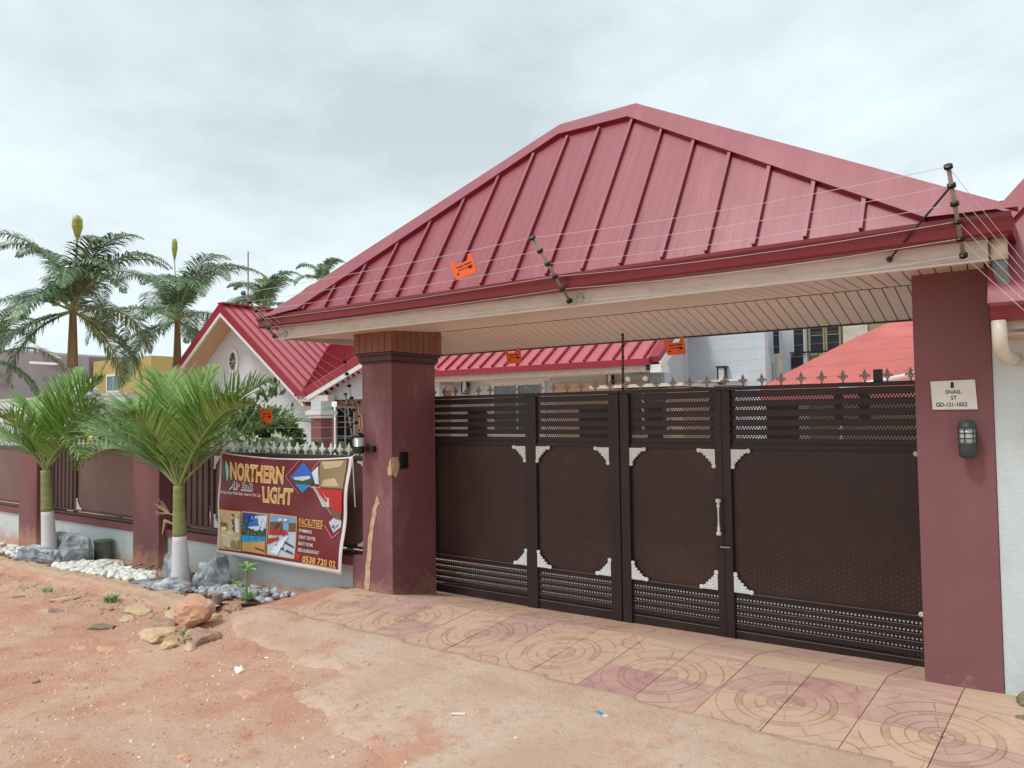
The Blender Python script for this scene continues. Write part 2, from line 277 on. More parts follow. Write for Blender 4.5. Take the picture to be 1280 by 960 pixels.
# ------------------------------------------------------------------ mesh helpers
class MB:
    def __init__(s): s.v = []; s.f = []; s.m = []; s.mi = 0; s.uv = None
    def face(s, pts):
        i = len(s.v); s.v += [tuple(p) for p in pts]; s.f.append(tuple(range(i, i+len(pts)))); s.m.append(s.mi)
    def add(s, vs, fs):
        i = len(s.v); s.v += [tuple(p) for p in vs]; s.f += [tuple(a+i for a in f) for f in fs]; s.m += [s.mi]*len(fs)
    def box(s, x0, x1, y0, y1, z0, z1):
        s.add([(x0,y0,z0),(x1,y0,z0),(x1,y1,z0),(x0,y1,z0),(x0,y0,z1),(x1,y0,z1),(x1,y1,z1),(x0,y1,z1)],
              [(0,3,2,1),(4,5,6,7),(0,1,5,4),(1,2,6,5),(2,3,7,6),(3,0,4,7)]); return s
    def bar(s, p, q, wx, wy, up=(0,0,1)):
        """rectangular bar from p to q, wx across, wy along up"""
        p, q = Vector(p), Vector(q); d = (q-p).normalized(); a = d.cross(Vector(up)).normalized()*wx/2; b = a.cross(d).normalized()*wy/2
        s.add([p-a-b, p+a-b, p+a+b, p-a+b, q-a-b, q+a-b, q+a+b, q-a+b], [(0,3,2,1),(4,5,6,7),(0,1,5,4),(1,2,6,5),(2,3,7,6),(3,0,4,7)]); return s
    def tube(s, pts, rad, n=8, cap=True):
        pts = [Vector(p) for p in pts]; rings = []; rr = rad if isinstance(rad, (list, tuple)) else [rad]*len(pts)
        d0 = (pts[1]-pts[0]).normalized(); a = d0.orthogonal().normalized(); base = len(s.v)
        for i, p in enumerate(pts):
            d = (pts[min(i+1, len(pts)-1)]-pts[max(i-1, 0)]).normalized(); a = (a-d*a.dot(d)).normalized(); b = d.cross(a)
            for k in range(n):
                t = 2*math.pi*k/n; s.v.append(tuple(p+(a*math.cos(t)+b*math.sin(t))*rr[i]))
        for i in range(len(pts)-1):
            for k in range(n):
                q = base+i*n; s.f.append((q+k, q+(k+1)%n, q+n+(k+1)%n, q+n+k)); s.m.append(s.mi)
        if cap:
            s.f.append(tuple(base+k for k in reversed(range(n)))); s.m.append(s.mi)
            e_ = base+(len(pts)-1)*n; s.f.append(tuple(e_+k for k in range(n))); s.m.append(s.mi)
        return s
    def lathe(s, c, prof, n=20, axis=(0,0,1)):
        c = Vector(c); ax = Vector(axis).normalized(); a = ax.orthogonal().normalized(); b = ax.cross(a); base = len(s.v)
        for (r, h) in prof:
            for k in range(n):
                t = 2*math.pi*k/n; s.v.append(tuple(c+ax*h+(a*math.cos(t)+b*math.sin(t))*max(r, 1e-4)))
        for i in range(len(prof)-1):
            for k in range(n):
                q = base+i*n; s.f.append((q+k, q+(k+1)%n, q+n+(k+1)%n, q+n+k)); s.m.append(s.mi)
        s.f.append(tuple(base+k for k in reversed(range(n)))); s.m.append(s.mi)
        e_ = base+(len(prof)-1)*n; s.f.append(tuple(e_+k for k in range(n))); s.m.append(s.mi); return s
    def prism(s, poly, d):
        """extrude a polygon (3D points) by vector d"""
        n = len(poly); a = [Vector(p) for p in poly]; d = Vector(d); b = [p+d for p in a]
        s.add(a+b, [tuple(reversed(range(n))), tuple(range(n, 2*n))]+[(i, (i+1) % n, n+(i+1) % n, n+i) for i in range(n)]); return s
WL = {}
def link(o, parent=None, **kw):
    COL.objects.link(o)
    if parent: o.parent = parent
    for k, v in kw.items(): o[k] = v
    return o
def obj(name, mb, mats, parent=None, loc=(0,0,0), smooth=False, bevel=0, **kw):
    """mb holds world coordinates; the origin is set to loc (or to the parent's place)"""
    if not isinstance(mats, (list, tuple)): mats = [mats]
    org = Vector(WL.get(parent.name, (0,0,0))) if parent else Vector(loc)
    me = bpy.data.meshes.new(name); me.from_pydata([tuple(Vector(v)-org) for v in mb.v], [], mb.f)
    for m in mats: me.materials.append(m)
    if len(mats) > 1: me.polygons.foreach_set('material_index', mb.m)
    if smooth: me.polygons.foreach_set('use_smooth', [True]*len(me.polygons))
    me.update()
    o = bpy.data.objects.new(name, me); link(o, parent, **kw); WL[o.name] = tuple(org)
    if not parent: o.location = org
    if bevel:
        b = o.modifiers.new('bevel', 'BEVEL'); b.width = bevel; b.segments = 2; b.limit_method = 'ANGLE'; b.angle_limit = R(40)
    return o
def inst(src, parent, loc, rot=None, **kw):
    """copy of an object, sharing its mesh, placed at world loc under parent"""
    o = src.copy(); COL.objects.link(o)
    for k in list(o.keys()):
        if k not in kw and k in ('label',): del o[k]
    o.parent = parent; org = Vector(WL.get(parent.name, (0,0,0))) if parent else Vector((0,0,0)); o.location = Vector(loc)-org
    if rot: o.rotation_euler = rot
    for k, v in kw.items(): o[k] = v
    WL[o.name] = tuple(loc); return o
def E(name, loc, label, cat, group=None):
    o = bpy.data.objects.new(name, None); o.location = loc; o.empty_display_size = .1; COL.objects.link(o); o['label'] = label; o['category'] = cat
    if group: o['group'] = group
    WL[o.name] = tuple(loc); return o
def T(label, cat, group=None):
    d = dict(label=label, category=cat)
    if group: d['group'] = group
    return d
def Bx(*a): return MB().box(*a)
_tc = {}
def text_geo(txt, off=0.0, shear=0):
    cu = bpy.data.curves.new('t', 'FONT'); cu.body = txt; cu.size = 1; cu.offset = off; cu.shear = shear; cu.resolution_u = 3
    o = bpy.data.objects.new('t', cu); COL.objects.link(o); bpy.context.view_layer.update()
    me = o.evaluated_get(bpy.context.evaluated_depsgraph_get()).to_mesh(); vs = [(v.co.x, v.co.y) for v in me.vertices]; fs = [tuple(p.vertices) for p in me.polygons]
    o.to_mesh_clear(); bpy.data.objects.remove(o); return vs, fs
def fit_text(txt, x0, x1, y0, y1, off=0.0, shear=0):
    vs, fs = text_geo(txt, off, shear); ax = min(v[0] for v in vs); bx = max(v[0] for v in vs); ay = min(v[1] for v in vs); by = max(v[1] for v in vs)
    return [(x0+(v[0]-ax)/(bx-ax)*(x1-x0), y0+(v[1]-ay)/(by-ay)*(y1-y0)) for v in vs], fs

# ------------------------------------------------------------------ terrain
def cl(v, a, b): return max(a, min(b, v))
def ss(a, b, x):
    t = cl((x-a)/(b-a), 0, 1); return t*t*(3-2*t)
def HD(X, Y): return cl(-.02+.012*X, -.09, 0.0)-.11*cl(-Y-.05, 0, 2.6)-.17*cl(Y+.02, 0, .8)
def HF(X, Y):
    b = -.22-.0165*cl(-X-5, -1, 60); return b-.07*ss(-.8, -.95, Y)-.02*ss(-1, -3, Y)
def H(X, Y):
    w_ = ss(-5.9, -5.3-.25*cl(-Y, 0, 2), X); return HF(X, Y)*(1-w_)+HD(X, Y)*w_
AP = [(-5.35,-.7),(-5.5,-1.05),(-4.97,-1.36),(-4.3,-1.42),(-3.85,-1.5),(-3.45,-1.5),(-3.55,-1.85),(-3.15,-2.0),(-2.3,-2.25),(-1.2,-3.2),(0,-3.9),(1.6,-4.4),(4,-4.6),(4,.4),(.45,.4),(.45,-.6)]
def sdist(P, poly):
    x, y = P; ins = False; d = 1e9; n = len(poly)
    for i in range(n):
        x0, y0 = poly[i]; x1, y1 = poly[(i+1) % n]
        if (y0 > y) != (y1 > y) and x < (x1-x0)*(y-y0)/(y1-y0)+x0: ins = not ins
        ex, ey = x1-x0, y1-y0; t = cl(((x-x0)*ex+(y-y0)*ey)/(ex*ex+ey*ey), 0, 1); d = min(d, math.hypot(x-x0-ex*t, y-y0-ey*t))
    return d if ins else -d
# tile frame (turned 3.3 degrees against the gate)
TA = math.atan(.057); TP = .405
def tile_xy(u, v): return (u*math.cos(TA)+v*math.sin(TA), -1.07-u*math.sin(TA)+v*math.cos(TA))
def tile_uv(X, Y):
    a, b = X, Y+1.07; return (a*math.cos(TA)-b*math.sin(TA), a*math.sin(TA)+b*math.cos(TA))
def gz(X, Y):
    z = H(X, Y); u, v = tile_uv(X, Y)
    if -5.6 < u < .95 and 0 < v < 2.0: return z-.02
    n_ = noise.noise((X*1.1, Y*1.6, 0))*.022+noise.noise((X*4, Y*5, 3))*.010+noise.noise((X*13, Y*13, 7))*.0045
    if Y > -.85 and X < -5.2: n_ *= .5
    if Y > .4: n_ *= .2
    rough = ss(-1.7, -1.2, Y)*ss(-.85, -1.0, Y)*ss(-4.9, -5.8, X)
    n_ += rough*(abs(noise.noise((X*6, Y*9, 1)))*.035-.012)
    return z+n_-.012
def axis(a, b, st, far):
    o = []; x = a
    while x <= b: o.append(x); x += st
    lo = []; d = st; x = a
    while x > -far: d *= 1.35; x -= d; lo.append(x)
    hi = []; d = st; x = o[-1]
    while x < far: d *= 1.35; x += d; hi.append(x)
    return lo[::-1]+o+hi
xs = axis(-14, 2.6, .05, 700); ys = axis(-5.2, 1.0, .04, 700)
g = MB(); nx, ny = len(xs), len(ys)
g.v = [(X, Y, gz(X, Y)) for Y in ys for X in xs]
g.f = [(j*nx+i, j*nx+i+1, (j+1)*nx+i+1, (j+1)*nx+i) for j in range(ny-1) for i in range(nx-1)]
obj('ground', g, mt['dirt'], smooth=True, kind='structure')
# concrete apron, its ragged edge running out under the dirt
a = MB(); st = .04; idx = {}
def hap(X, Y):
    s = sdist((X, Y), AP)+noise.noise((X*2.2, Y*2.2, 5))*.13+noise.noise((X*9, Y*9, 2))*.035
    return s
X = -5.8
cols = int((4.2+5.8)/st); rows = int((5.2-.2)/st); val = {}
for i in range(cols+1):
    for j in range(rows+1):
        X = -5.8+i*st; Y = -5.2+j*st; s = hap(X, Y); val[i, j] = s
        if s > -.12:
            u, v = tile_uv(X, Y); z = H(X, Y)-.03+.045*ss(-.06, .09, s)+noise.noise((X*3, Y*3, 9))*.004+.012*ss(-.1, 1.2, s)*(1 if v < 0 else 0)
            if -5.6 < u < .95 and v > .03: z -= .05
            else: z = min(z, H(X, Y)+.012) if v > -.25 else z
            idx[i, j] = len(a.v); a.v.append((X, Y, z))
for i in range(cols):
    for j in range(rows):
        q = [(i, j), (i+1, j), (i+1, j+1), (i, j+1)]
        if all(k in idx for k in q): a.f.append(tuple(idx[k] for k in q)); a.m.append(0)
oa = obj('driveway_apron', a, mt['apron'], smooth=True, kind='structure')
at_ = oa.data.attributes.new('rim', 'FLOAT', 'POINT'); inv = {v: k for k, v in idx.items()}
at_.data.foreach_set('value', [val[inv[q]] for q in range(len(a.v))])
# paving tiles, each a slab with its own quarter of the ring pattern
pv = bpy.data.objects.new('paving', None); COL.objects.link(pv); pv['kind'] = 'structure'; WL['paving'] = (0,0,0)
U0 = .15
def tile(u0, v0, mat, ring):
    """one slab, its top bedded on the ground in a 4 x 4 grid"""
    K = 4; gpx = .0028; mb = MB(); jz = random.uniform(-.0015, .0015); uvs = []
    for j in range(K+1):
        for i in range(K+1):
            u = u0+gpx+(TP-2*gpx)*i/K; v = v0+gpx+(TP-2*gpx)*j/K; X, Y = tile_xy(u, v); mb.v.append((X, Y, H(X, Y)+jz)); uvs.append((u, v))
    n1_ = K+1; mb.f = [(j*n1_+i, j*n1_+i+1, (j+1)*n1_+i+1, (j+1)*n1_+i) for j in range(K) for i in range(K)]
    rim = [i for i in range(n1_)]+[j*n1_+K for j in range(1, n1_)]+[K*n1_+i for i in range(K-1, -1, -1)]+[j*n1_ for j in range(K-1, 0, -1)]; b0 = len(mb.v)
    for q in rim: p = mb.v[q]; mb.v.append((p[0], p[1], p[2]-.05)); uvs.append(uvs[q])
    for q in range(len(rim)): q2 = (q+1) % len(rim); mb.f.append((rim[q2], rim[q], b0+q, b0+q2))
    o = obj('tile', mb, mat, pv); uvl = o.data.uv_layers.new(name='UVMap')
    for l in o.data.loops:
        u, v = uvs[l.vertex_index]; uvl.data[l.index].uv = ((u-ring[0])/TP, (v-ring[1])/TP)
rt = random.Random(11)
for k in range(-13, 4):
    u0 = U0+TP*(k-1)
    if not (-5.5 < u0 < .75): continue
    cen = U0-2*TP*round((U0-(u0+TP/2))/(2*TP))
    for row in range(5):
        v0 = row*TP
        if row >= 3 and u0 > .25: continue
        if u0 < -5.2 and row > 1: continue
        if row < 2 or u0 < -2.2:
            ring = (cen, (TP if row < 2 else 3*TP)); key = (k, row)
            mauve = {(0,1),(2,0),(3,0),(3,1),(-2,1),(-3,0),(-4,2),(-7,1),(-7,2),(-9,0),(-10,1),(-11,1),(-6,2),(1,0)}
            mar = {(-1,1),(-4,0)}
            mat = mt['tilem'] if key in mar else mt['tilep'] if key in mauve else mt['tilet']
            tile(u0, v0, mat, ring)
        else:
            mat = mt['tilewoodp'] if (k, row) in {(0,2),(-1,3),(-3,2),(-2,3),(-4,3)} else mt['tilewood']
            tile(u0, v0, mat, (cen, 3*TP))
# yard behind the gate
yb = MB(); yz = -.15; yb.face([(-4.9,.95,yz),(3.5,.95,yz),(3.5,40,yz),(-40,40,yz),(-40,9,yz),(-8,9,yz),(-4.9,4,yz)])
obj('courtyard', yb, mt['yard'], kind='structure')
# raised planting bed edge along the fence
kb = MB(); n = 420; pr = []
for i in range(n+1):
    X = -30+(30-6.0)*i/n; w0 = noise.noise((X*2, 0, 4))*.05; w1 = noise.noise((X*5, 2, 4))*.03+noise.noise((X*17, 2, 4))*.012; y = -.80-.02*w0*10-(.14*ss(-7.4, -6.2, X)); z = HF(X, 0)+.02+w1
    pr.append([(X, y+.13, z-.03), (X, y+.1, z+.008), (X, y-.02, z), (X, y-.06+w1, z-.03), (X, y-.09+w0*.4, z-.12)])
for p in pr: kb.v += p
for i in range(n):
    for k in range(4): kb.f.append((i*5+k, i*5+k+1, (i+1)*5+k+1, (i+1)*5+k)); kb.m.append(0)
obj('kerb', kb, mt['kerb'], kind='structure')

# loose stones on the dirt
def stone(mb, x, y, z, s, rnd, flatn=.6, n=5):
    a0 = rnd.random()*6.28; top = [(x+math.cos(a0+6.283*k/n)*s*rnd.uniform(.7, 1.1), y+math.sin(a0+6.283*k/n)*s*rnd.uniform(.7, 1.1), z) for k in range(n)]
    cx_ = x+rnd.uniform(-.2, .2)*s; cy_ = y+rnd.uniform(-.2, .2)*s
    up = [(cx_+(p[0]-cx_)*.62, cy_+(p[1]-cy_)*.62, z+s*flatn*rnd.uniform(.8, 1.1)) for p in top]
    mb.add(top+up, [tuple(range(n, 2*n))]+[(i, (i+1) % n, n+(i+1) % n, n+i) for i in range(n)])
rs = random.Random(5); gv = MB(); cnt = 0
while cnt < 22000:
    X = rs.uniform(-12, 2.4); Y = -1.0-3.9*rs.random()**.8
    s_ = sdist((X, Y), AP)
    if s_ > .05 and rs.random() > max(.08, .7-1.6*s_): continue
    if X > -5.5 and Y > -1.3: continue
    s = .003+.014*rs.random()**5; z = max(gz(X, Y), H(X, Y)+.02 if s_ > .1 else -9)
    stone(gv, X, Y, z-.001, s, rs); cnt += 1
    if rs.random() < .012:
        for _ in range(8):
            stone(gv, X+rs.gauss(0, .06), Y+rs.gauss(0, .06), z-.002, .004+.008*rs.random(), rs); cnt += 1
obj('gravel', gv, mt['gravel'], kind='stuff', label='fine gravel and chips scattered over the red dirt road', category='gravel')

rb_ = MB()
for _ in range(900):
    X = rs.uniform(-12, -5.7); Y = rs.gauss(-1.12, .13); stone(rb_, X, Y, gz(X, Y)-.004, .008+.032*rs.random()**3, rs, .5)
for _ in range(260):
    X = rs.gauss(-5.5, .35); Y = rs.gauss(-1.55, .16); stone(rb_, X, Y, gz(X, Y)-.004, .006+.024*rs.random()**3, rs, .5)
obj('rubble_bank', rb_, mt['kerb'], kind='stuff', label='broken chips and clods along the foot of the planting kerb', category='rubble')
def ico(sub):
    bm = bmesh.new(); bmesh.ops.create_icosphere(bm, subdivisions=sub, radius=1); vs = [v.co.copy() for v in bm.verts]; fs = [tuple(v.index for v in f.verts) for f in bm.faces]; bm.free(); return vs, fs
IC3 = ico(4); IC1 = ico(1); IC2 = ico(2)
def rock(name, x, y, rx, ry, rz, seed, mat, label, cat='rock', rot=0, sink=.25, rough=.28, flat=False, group=None):
    mb = MB(); vs = []; z0 = min(H(x, y), gz(x, y)); c, s = math.cos(rot), math.sin(rot)
    planes = []; rr = random.Random(seed)
    for k in range(11):
        d = Vector((rr.gauss(0,1), rr.gauss(0,1), rr.gauss(0,1))).normalized(); planes.append((d, rr.uniform(.55, .88)))
    if flat: planes.append((Vector((.08, -.05, 1)).normalized(), .55))
    for v in IC3[0]:
        p = v.copy()
        for d, k in planes:
            q = p.dot(d)
            if q > k: p -= d*(q-k)*.9
        f = 1+noise.noise((p*1.6+Vector((seed, 0, 0))))*rough-abs(noise.noise(p*3.1+Vector((seed, 3, 0))))*rough*.55+noise.noise(p*8)*rough*.2+noise.noise(p*19)*rough*.09
        p = p*f; X_, Y_ = p.x*rx, p.y*ry
        vs.append((x+X_*c-Y_*s, y+X_*s+Y_*c, z0-.012+(rz*(1-sink)*.9 if not flat else .34*rz)+p.z*rz))
    mb.add(vs, IC3[1]); kw = T(label, cat, group)
    return obj(name, mb, mat, loc=(x, y, z0), smooth=False, **kw)
G_ = 'grey boulders around the foot of the young palms'
rock('boulder', -10.75, -.55, .42, .2, .15, 1, mt['rockg'], 'long grey boulder lying in front of the left whitewashed palm trunk', rot=.3)
rock('boulder', -10.15, -.33, .34, .22, .26, 2, mt['rockg'], 'rounded grey boulder just right of the left whitewashed palm trunk')
rock('boulder', -11.0, -.2, .32, .2, .22, 13, mt['rockg'], 'dark slanting grey rock behind the left palm trunk')
rock('boulder', -7.72, -.3, .22, .16, .23, 3, mt['rockg'], 'tall blue-grey boulder just left of the right palm trunk', rough=.15)
rock('boulder', -7.28, -.66, .34, .15, .10, 4, mt['rockg'], 'low flat grey boulder in front of the right palm trunk', rot=.2)
rock('boulder', -6.92, -.33, .25, .2, .26, 5, mt['rockg'], 'large rough grey boulder right of the right palm trunk below the banner')
rock('boulder', -7.02, -.16, .13, .1, .22, 6, mt['rockg'], 'pale pointed rock leaning behind the big grey boulder near the banner')
rock('boulder', -7.9, -.62, .3, .12, .05, 7, mt['rockg'], 'thin grey slab beside the white pebbles near the kerb')
rock('boulder', -5.66, -1.3, .21, .2, .17, 8, mt['rocko'], 'orange stained boulder standing at the left corner of the paving', rough=.18, sink=.1)
rock('rock', -5.72, -1.62, .30, .17, .07, 9, mt['rocky'], 'flat yellowish rock in front of the orange boulder', flat=True, rot=-.5)
rock('rock', -5.2, -1.5, .20, .15, .085, 10, mt['rockb'], 'flat pinkish-brown rock at the left edge of the driveway apron', flat=True)
rock('rock', -5.36, -1.73, .11, .08, .055, 11, mt['rocky'], 'small tan rock between the yellowish and the brown flat rocks', flat=True)
rock('rock', -5.1, -1.7, .06, .05, .045, 12, mt['rocky'], 'fist sized tan stone below the flat brown rock')
rock('rock', -6.5, -1.02, .19, .11, .05, 14, mt['rocky'], 'pale flat stone left of the orange boulder', flat=True)
rock('rock', -7.05, -1.12, .24, .12, .05, 15, mt['rocky'], 'long pale slab set along the kerb', flat=True, rot=-.3)
rock('rock', -7.35, -1.28, .13, .08, .05, 16, mt['rockb'], 'pinkish flat stone left of the long pale slab', flat=True)
rock('rock', -6.62, -1.66, .17, .08, .045, 17, mt['rockd'], 'dark grey slab lying alone on the dirt', flat=True, rot=.5)
rock('rock', -7.75, -1.6, .14, .08, .025, 18, mt['rockd'], 'half buried brown stone on the dirt left of the dark slab', flat=True)
rock('rock', -7.0, -1.9, .1, .06, .02, 19, mt['rockb'], 'low flat stone sunk in the dirt, leftmost on the open road', flat=True)
rock('rock', -5.95, -.98, .16, .11, .09, 20, mt['rocky'], 'tan block behind the orange boulder beside the black post', flat=True)
rock('rock', -5.75, -.86, .12, .09, .07, 21, mt['rockb'], 'small brown stone beside the black membrane')
rock('rock', -4.3, -1.78, .042, .036, .034, 22, mt['pebw'], 'round pinkish-white pebble on the dirt left of the apron', cat='pebble')
rock('rock', -4.32, -1.53, .045, .03, .008, 23, mt['pebw'], 'flat white chip near the apron corner', cat='pebble')
rock('rock', -5.67, -2.62, .035, .03, .028, 24, mt['rockb'], 'single small stone on the open red road', cat='pebble')
rock('rock', -3.45, -2.72, .06, .04, .025, 25, mt['rocko'], 'small orange stone at the bottom of the picture')
rock('rock', -3.9, -1.98, .12, .09, .018, 26, mt['rocko'], 'flat orange patch of rock next to the apron edge', flat=True)
rock('rock', -5.85, -2.0, .17, .07, .02, 27, mt['rocko'], 'flat orange slab in the road below the yellowish rock', flat=True)
rock('rock', -6.15, -2.1, .12, .06, .018, 28, mt['rocko'], 'second flat orange slab just left of the first')
for (x_, y_, a_, b_, r_, lb_, mk_) in ((-8.2,-1.3,.15,.07,.04,'thin pale slab beside the big weed tuft','rocky'),(-6.2,-1.28,.16,.10,.05,'pinkish slab wedged left of the orange boulder','rockb'),(-6.05,-1.55,.12,.07,.04,'small tan slab left of the yellowish rock','rocky'),(-8.9,-1.5,.10,.05,.03,'brown stone on the dirt near the left weed','rockd'),(-6.75,-1.35,.13,.08,.04,'broken tan slab between the pale stones and the dark slab','rocky'),(-5.55,-1.92,.08,.05,.025,'little orange stone below the yellowish rock','rocko')):
    rock('rock', x_, y_, a_, b_, r_, int(-x_*37) % 91, mt[mk_], lb_, flat=True, rot=x_)
def pebbles(name, regs, seed, mat, label, smin, smax):
    rr = random.Random(seed); mb = MB()
    for (x0, x1, y0, y1, n) in regs:
        for _ in range(n):
            x, y = rr.uniform(x0, x1), rr.uniform(y0, y1); s = rr.uniform(smin, smax); k = Vector((s*rr.uniform(.8, 1.5), s*rr.uniform(.7, 1.1), s*rr.uniform(.5, .8)))
            rm = Matrix.Rotation(rr.random()*3.14, 3, 'Z') @ Matrix.Rotation(rr.gauss(0, .4), 3, 'X'); z = HF(x, 0)+s*.4+rr.random()*.03; o = Vector((rr.random()*50, 0, 0))
            mb.add([Vector((x, y, z))+rm @ Vector((v.x*k.x, v.y*k.y, v.z*k.z))*(1+.25*noise.noise(v*1.3+o)) for v in IC2[0]], IC2[1])
    return obj(name, mb, mat, smooth=True, kind='stuff', label=label, category='pebbles')
pebbles('white_pebbles', [(-10.0, -8.1, -.68, -.3, 330), (-9.9, -9.0, -.7, -.2, 120), (-13.0, -11.2, -.6, -.2, 130), (-8.6, -7.95, -.62, -.4, 60)], 1, mt['pebw'], 'white pebbles spread in the bed between the two young palms', .02, .055)
pebbles('pale_pebbles', [(-6.95, -5.75, -.5, -.12, 150), (-6.9, -6.2, -.62, -.3, 110)], 2, mt['pebg'], 'pale grey pebbles in the bed beneath the banner', .02, .045)
pebbles('dark_pebbles', [(-10.2, -5.9, -.72, -.05, 260), (-14, -11, -.7, -.3, 150)], 3, mt['rockd'], 'dark stones showing between the white pebbles of the bed', .012, .03)
# black membrane at the end of the bed
mb = MB(); mb.prism([(-6.1,-.76,-.27),(-5.55,-.46,-.26),(-5.5,-.5,-.255),(-6.08,-.82,-.26)], (0,0,.05)); obj('bed_membrane', mb, mt['black'], **T('strip of black plastic membrane edging the pebble bed beside the paving', 'membrane'))
mb = MB(); mb.lathe((-6.12, -.8, H(-6.12,-.8)-.02), [(.05,0),(.05,.13),(.045,.14)], 14); obj('marker_post', mb, mt['rockd'], loc=(-6.12,-.8,-.3), **T('short dark stub post behind the orange boulder', 'post'))
t = E('bucket', (-10.05, .0, -.31), 'dark green plastic tub standing against the white wall', 'tub')
mb = MB(); mb.lathe((-10.05, -.02, -.32), [(.10,0),(.112,.02),(.112,.25),(.108,.27)], 20); obj('tub_body', mb, mt['tub'], t, smooth=True)
mb = MB(); mb.lathe((-10.05, -.02, -.06), [(.122,0),(.124,.02),(.115,.03)], 20); obj('lid', mb, mt['tub'], t)
rock('rubble', -9.6, -.12, .3, .1, .06, 41, mt['rocko'], 'orange rubble piled against the white wall right of the green tub', cat='rubble')
# litter
t = E('cigarette_lighter', (-1.51,-1.26,H(-1.51,-1.26)), 'small blue plastic scrap lying on the apron', 'litter')
z = H(-1.51,-1.26)+.028; mb = MB(); mb.bar((-1.535,-1.255,z),(-1.49,-1.27,z),.018,.01); obj('blue_end', mb, mt['pool'], t, bevel=.002); mb = MB(); mb.bar((-1.488,-1.271,z-.001),(-1.45,-1.285,z-.001),.012,.008); obj('white_end', mb, mt['bwhite'], t)
z = H(-2.27,-1.64)+.028; mb = MB(); mb.tube([(-2.31,-1.665,z),(-2.24,-1.62,z)], .008, 8); obj('paper_scrap', mb, mt['bwhite'], **T('thin white paper stick dropped on the apron', 'litter'))
# corner of broken concrete right of the big pillar
for i, (x, y, rx, ry, rz, lb) in enumerate(((.545,-.08,.09,.10,.07,'mossy broken concrete block at the foot of the pale wall'),(.52,-.27,.06,.06,.03,'reddish broken lump in front of the mossy block'),(.82,-.12,.12,.16,.07,'mossy concrete lump at the right end of the paving'))):
    rock('concrete_lump', x, y, rx, ry, rz, 50+i, mt['moss'], lb, cat='concrete')

# ------------------------------------------------------------------ gate pillars
PW, PD = .405, .60
t = E('gate_pillar', (-4.7, .3, -.15), 'left maroon gate pillar with brown boarded top and a tan plaster scar', 'pillar', 'pillars carrying the gate canopy'); LP = t
obj('shaft', Bx(-4.49-.41, -4.49, 0, PD+.02, -.35, 2.13), mt['maroon2'], t, bevel=.006)
mb = MB(); mb.box(-4.912,-4.478,-.012,.632,2.125,2.145); mb.box(-4.925,-4.465,-.025,.645,2.147,2.200); mb.box(-4.94,-4.45,-.038,.66,2.202,2.228); obj('capital', mb, mt['darkmaroon'], t, bevel=.004)
for i in range(6): obj('cladding_board', Bx(-4.955+i*.0865,-4.955+i*.0865+.081,-.055,-.035,2.23,2.422), mt['clad'], t, bevel=.003)
for i in range(8): obj('cladding_board', Bx(-4.455,-4.435,-.053+i*.09,-.053+i*.09+.084,2.23,2.46), mt['clad'], t, bevel=.003)
obj('core', Bx(-4.95,-4.455,-.034,.66,2.229,2.424), mt['groove'], t)
def patch(name, pts, mk, th, mat, par):
    """thin lump of filler: centre raised, ragged rim"""
    mb = MB(); base = []; n = len(pts)
    for i in range(n):
        a_, b_ = pts[i], pts[(i+1) % n]
        for k in range(4):
            f = k/4; base.append((a_[0]*(1-f)+b_[0]*f+random.uniform(-.008, .008), a_[1]*(1-f)+b_[1]*f+random.uniform(-.008, .008)))
    mb.prism([mk(p[0], p[1], 0) for p in base], Vector(mk(0,0,th))-Vector(mk(0,0,0)))
    return obj(name, mb, mat, par)
scar = [(-4.686,.862),(-4.751,.71),(-4.818,.436),(-4.865,.072),(-4.875,-.19),(-4.815,-.19),(-4.79,.171),(-4.735,.533),(-4.695,.72),(-4.655,.78)]
obj('wall_stub', Bx(-5.09, -4.901, .04, .38, -.35, .235), mt['maroon2'], t, bevel=.005); obj('wall_stub', Bx(-4.985, -4.901, .10, .36, .236, 1.22), mt['darkmaroon'], t)
patch('filler_patch', scar, lambda x_, z_, h: (x_, -.001-h, z_), .004, mt['filler'], t)
patch('filler_patch', [(-4.53,1.15),(-4.495,1.21),(-4.495,1.03),(-4.53,1.05),(-4.55,1.1)], lambda x_, z_, h: (x_, -.001-h, z_), .004, mt['filler'], t)
patch('filler_patch', [(.005,1.215),(.07,1.22),(.09,1.15),(.085,1.08),(.045,1.03),(.005,1.05)], lambda y_, z_, h: (-4.489+h, y_, z_), .004, mt['filler'], t)
t = E('gate_pillar', (.2, .3, -.02), 'right maroon gate pillar bearing the white address plate', 'pillar', 'pillars carrying the gate canopy'); RP = t
obj('shaft', Bx(0, PW, 0, PD, -.2, 2.47), mt['maroon'], t, bevel=.006)

# address plate
t = E('address_plate', (.205, -.01, 1.69), 'white address plate reading 1 SNAIL ST on the right pillar', 'sign')
mb = MB(); mb.prism([(.086,-.003,1.775),(.318,-.003,1.779),(.327,-.003,1.603),(.093,-.003,1.604)], (0,-.006,0)); obj('plate', mb, mt['platew'], t, bevel=.002)
def text_on(txt, x0, x1, z0, z1, y, mat, par, off=.01, name='lettering', tilt=0):
    vs, fs = fit_text(txt, x0, x1, z0, z1, off); mb = MB(); mb.add([(v[0], y, v[1]+tilt*(v[0]-x0)) for v in vs], fs); return obj(name, mb, mat, par)
text_on('1', .193, .209, 1.735, 1.767, -.0105, mt['ink'], t, .0); obj('lettering', Bx(.190,.213,-.0108,-.0104,1.733,1.738), mt['ink'], t)
text_on('SNAIL', .165, .248, 1.697, 1.720, -.0105, mt['ink'], t)
text_on('ST', .192, .222, 1.662, 1.686, -.0105, mt['ink'], t)
text_on('GD-121-1652', .112, .275, 1.622, 1.647, -.0105, mt['ink'], t, .02)
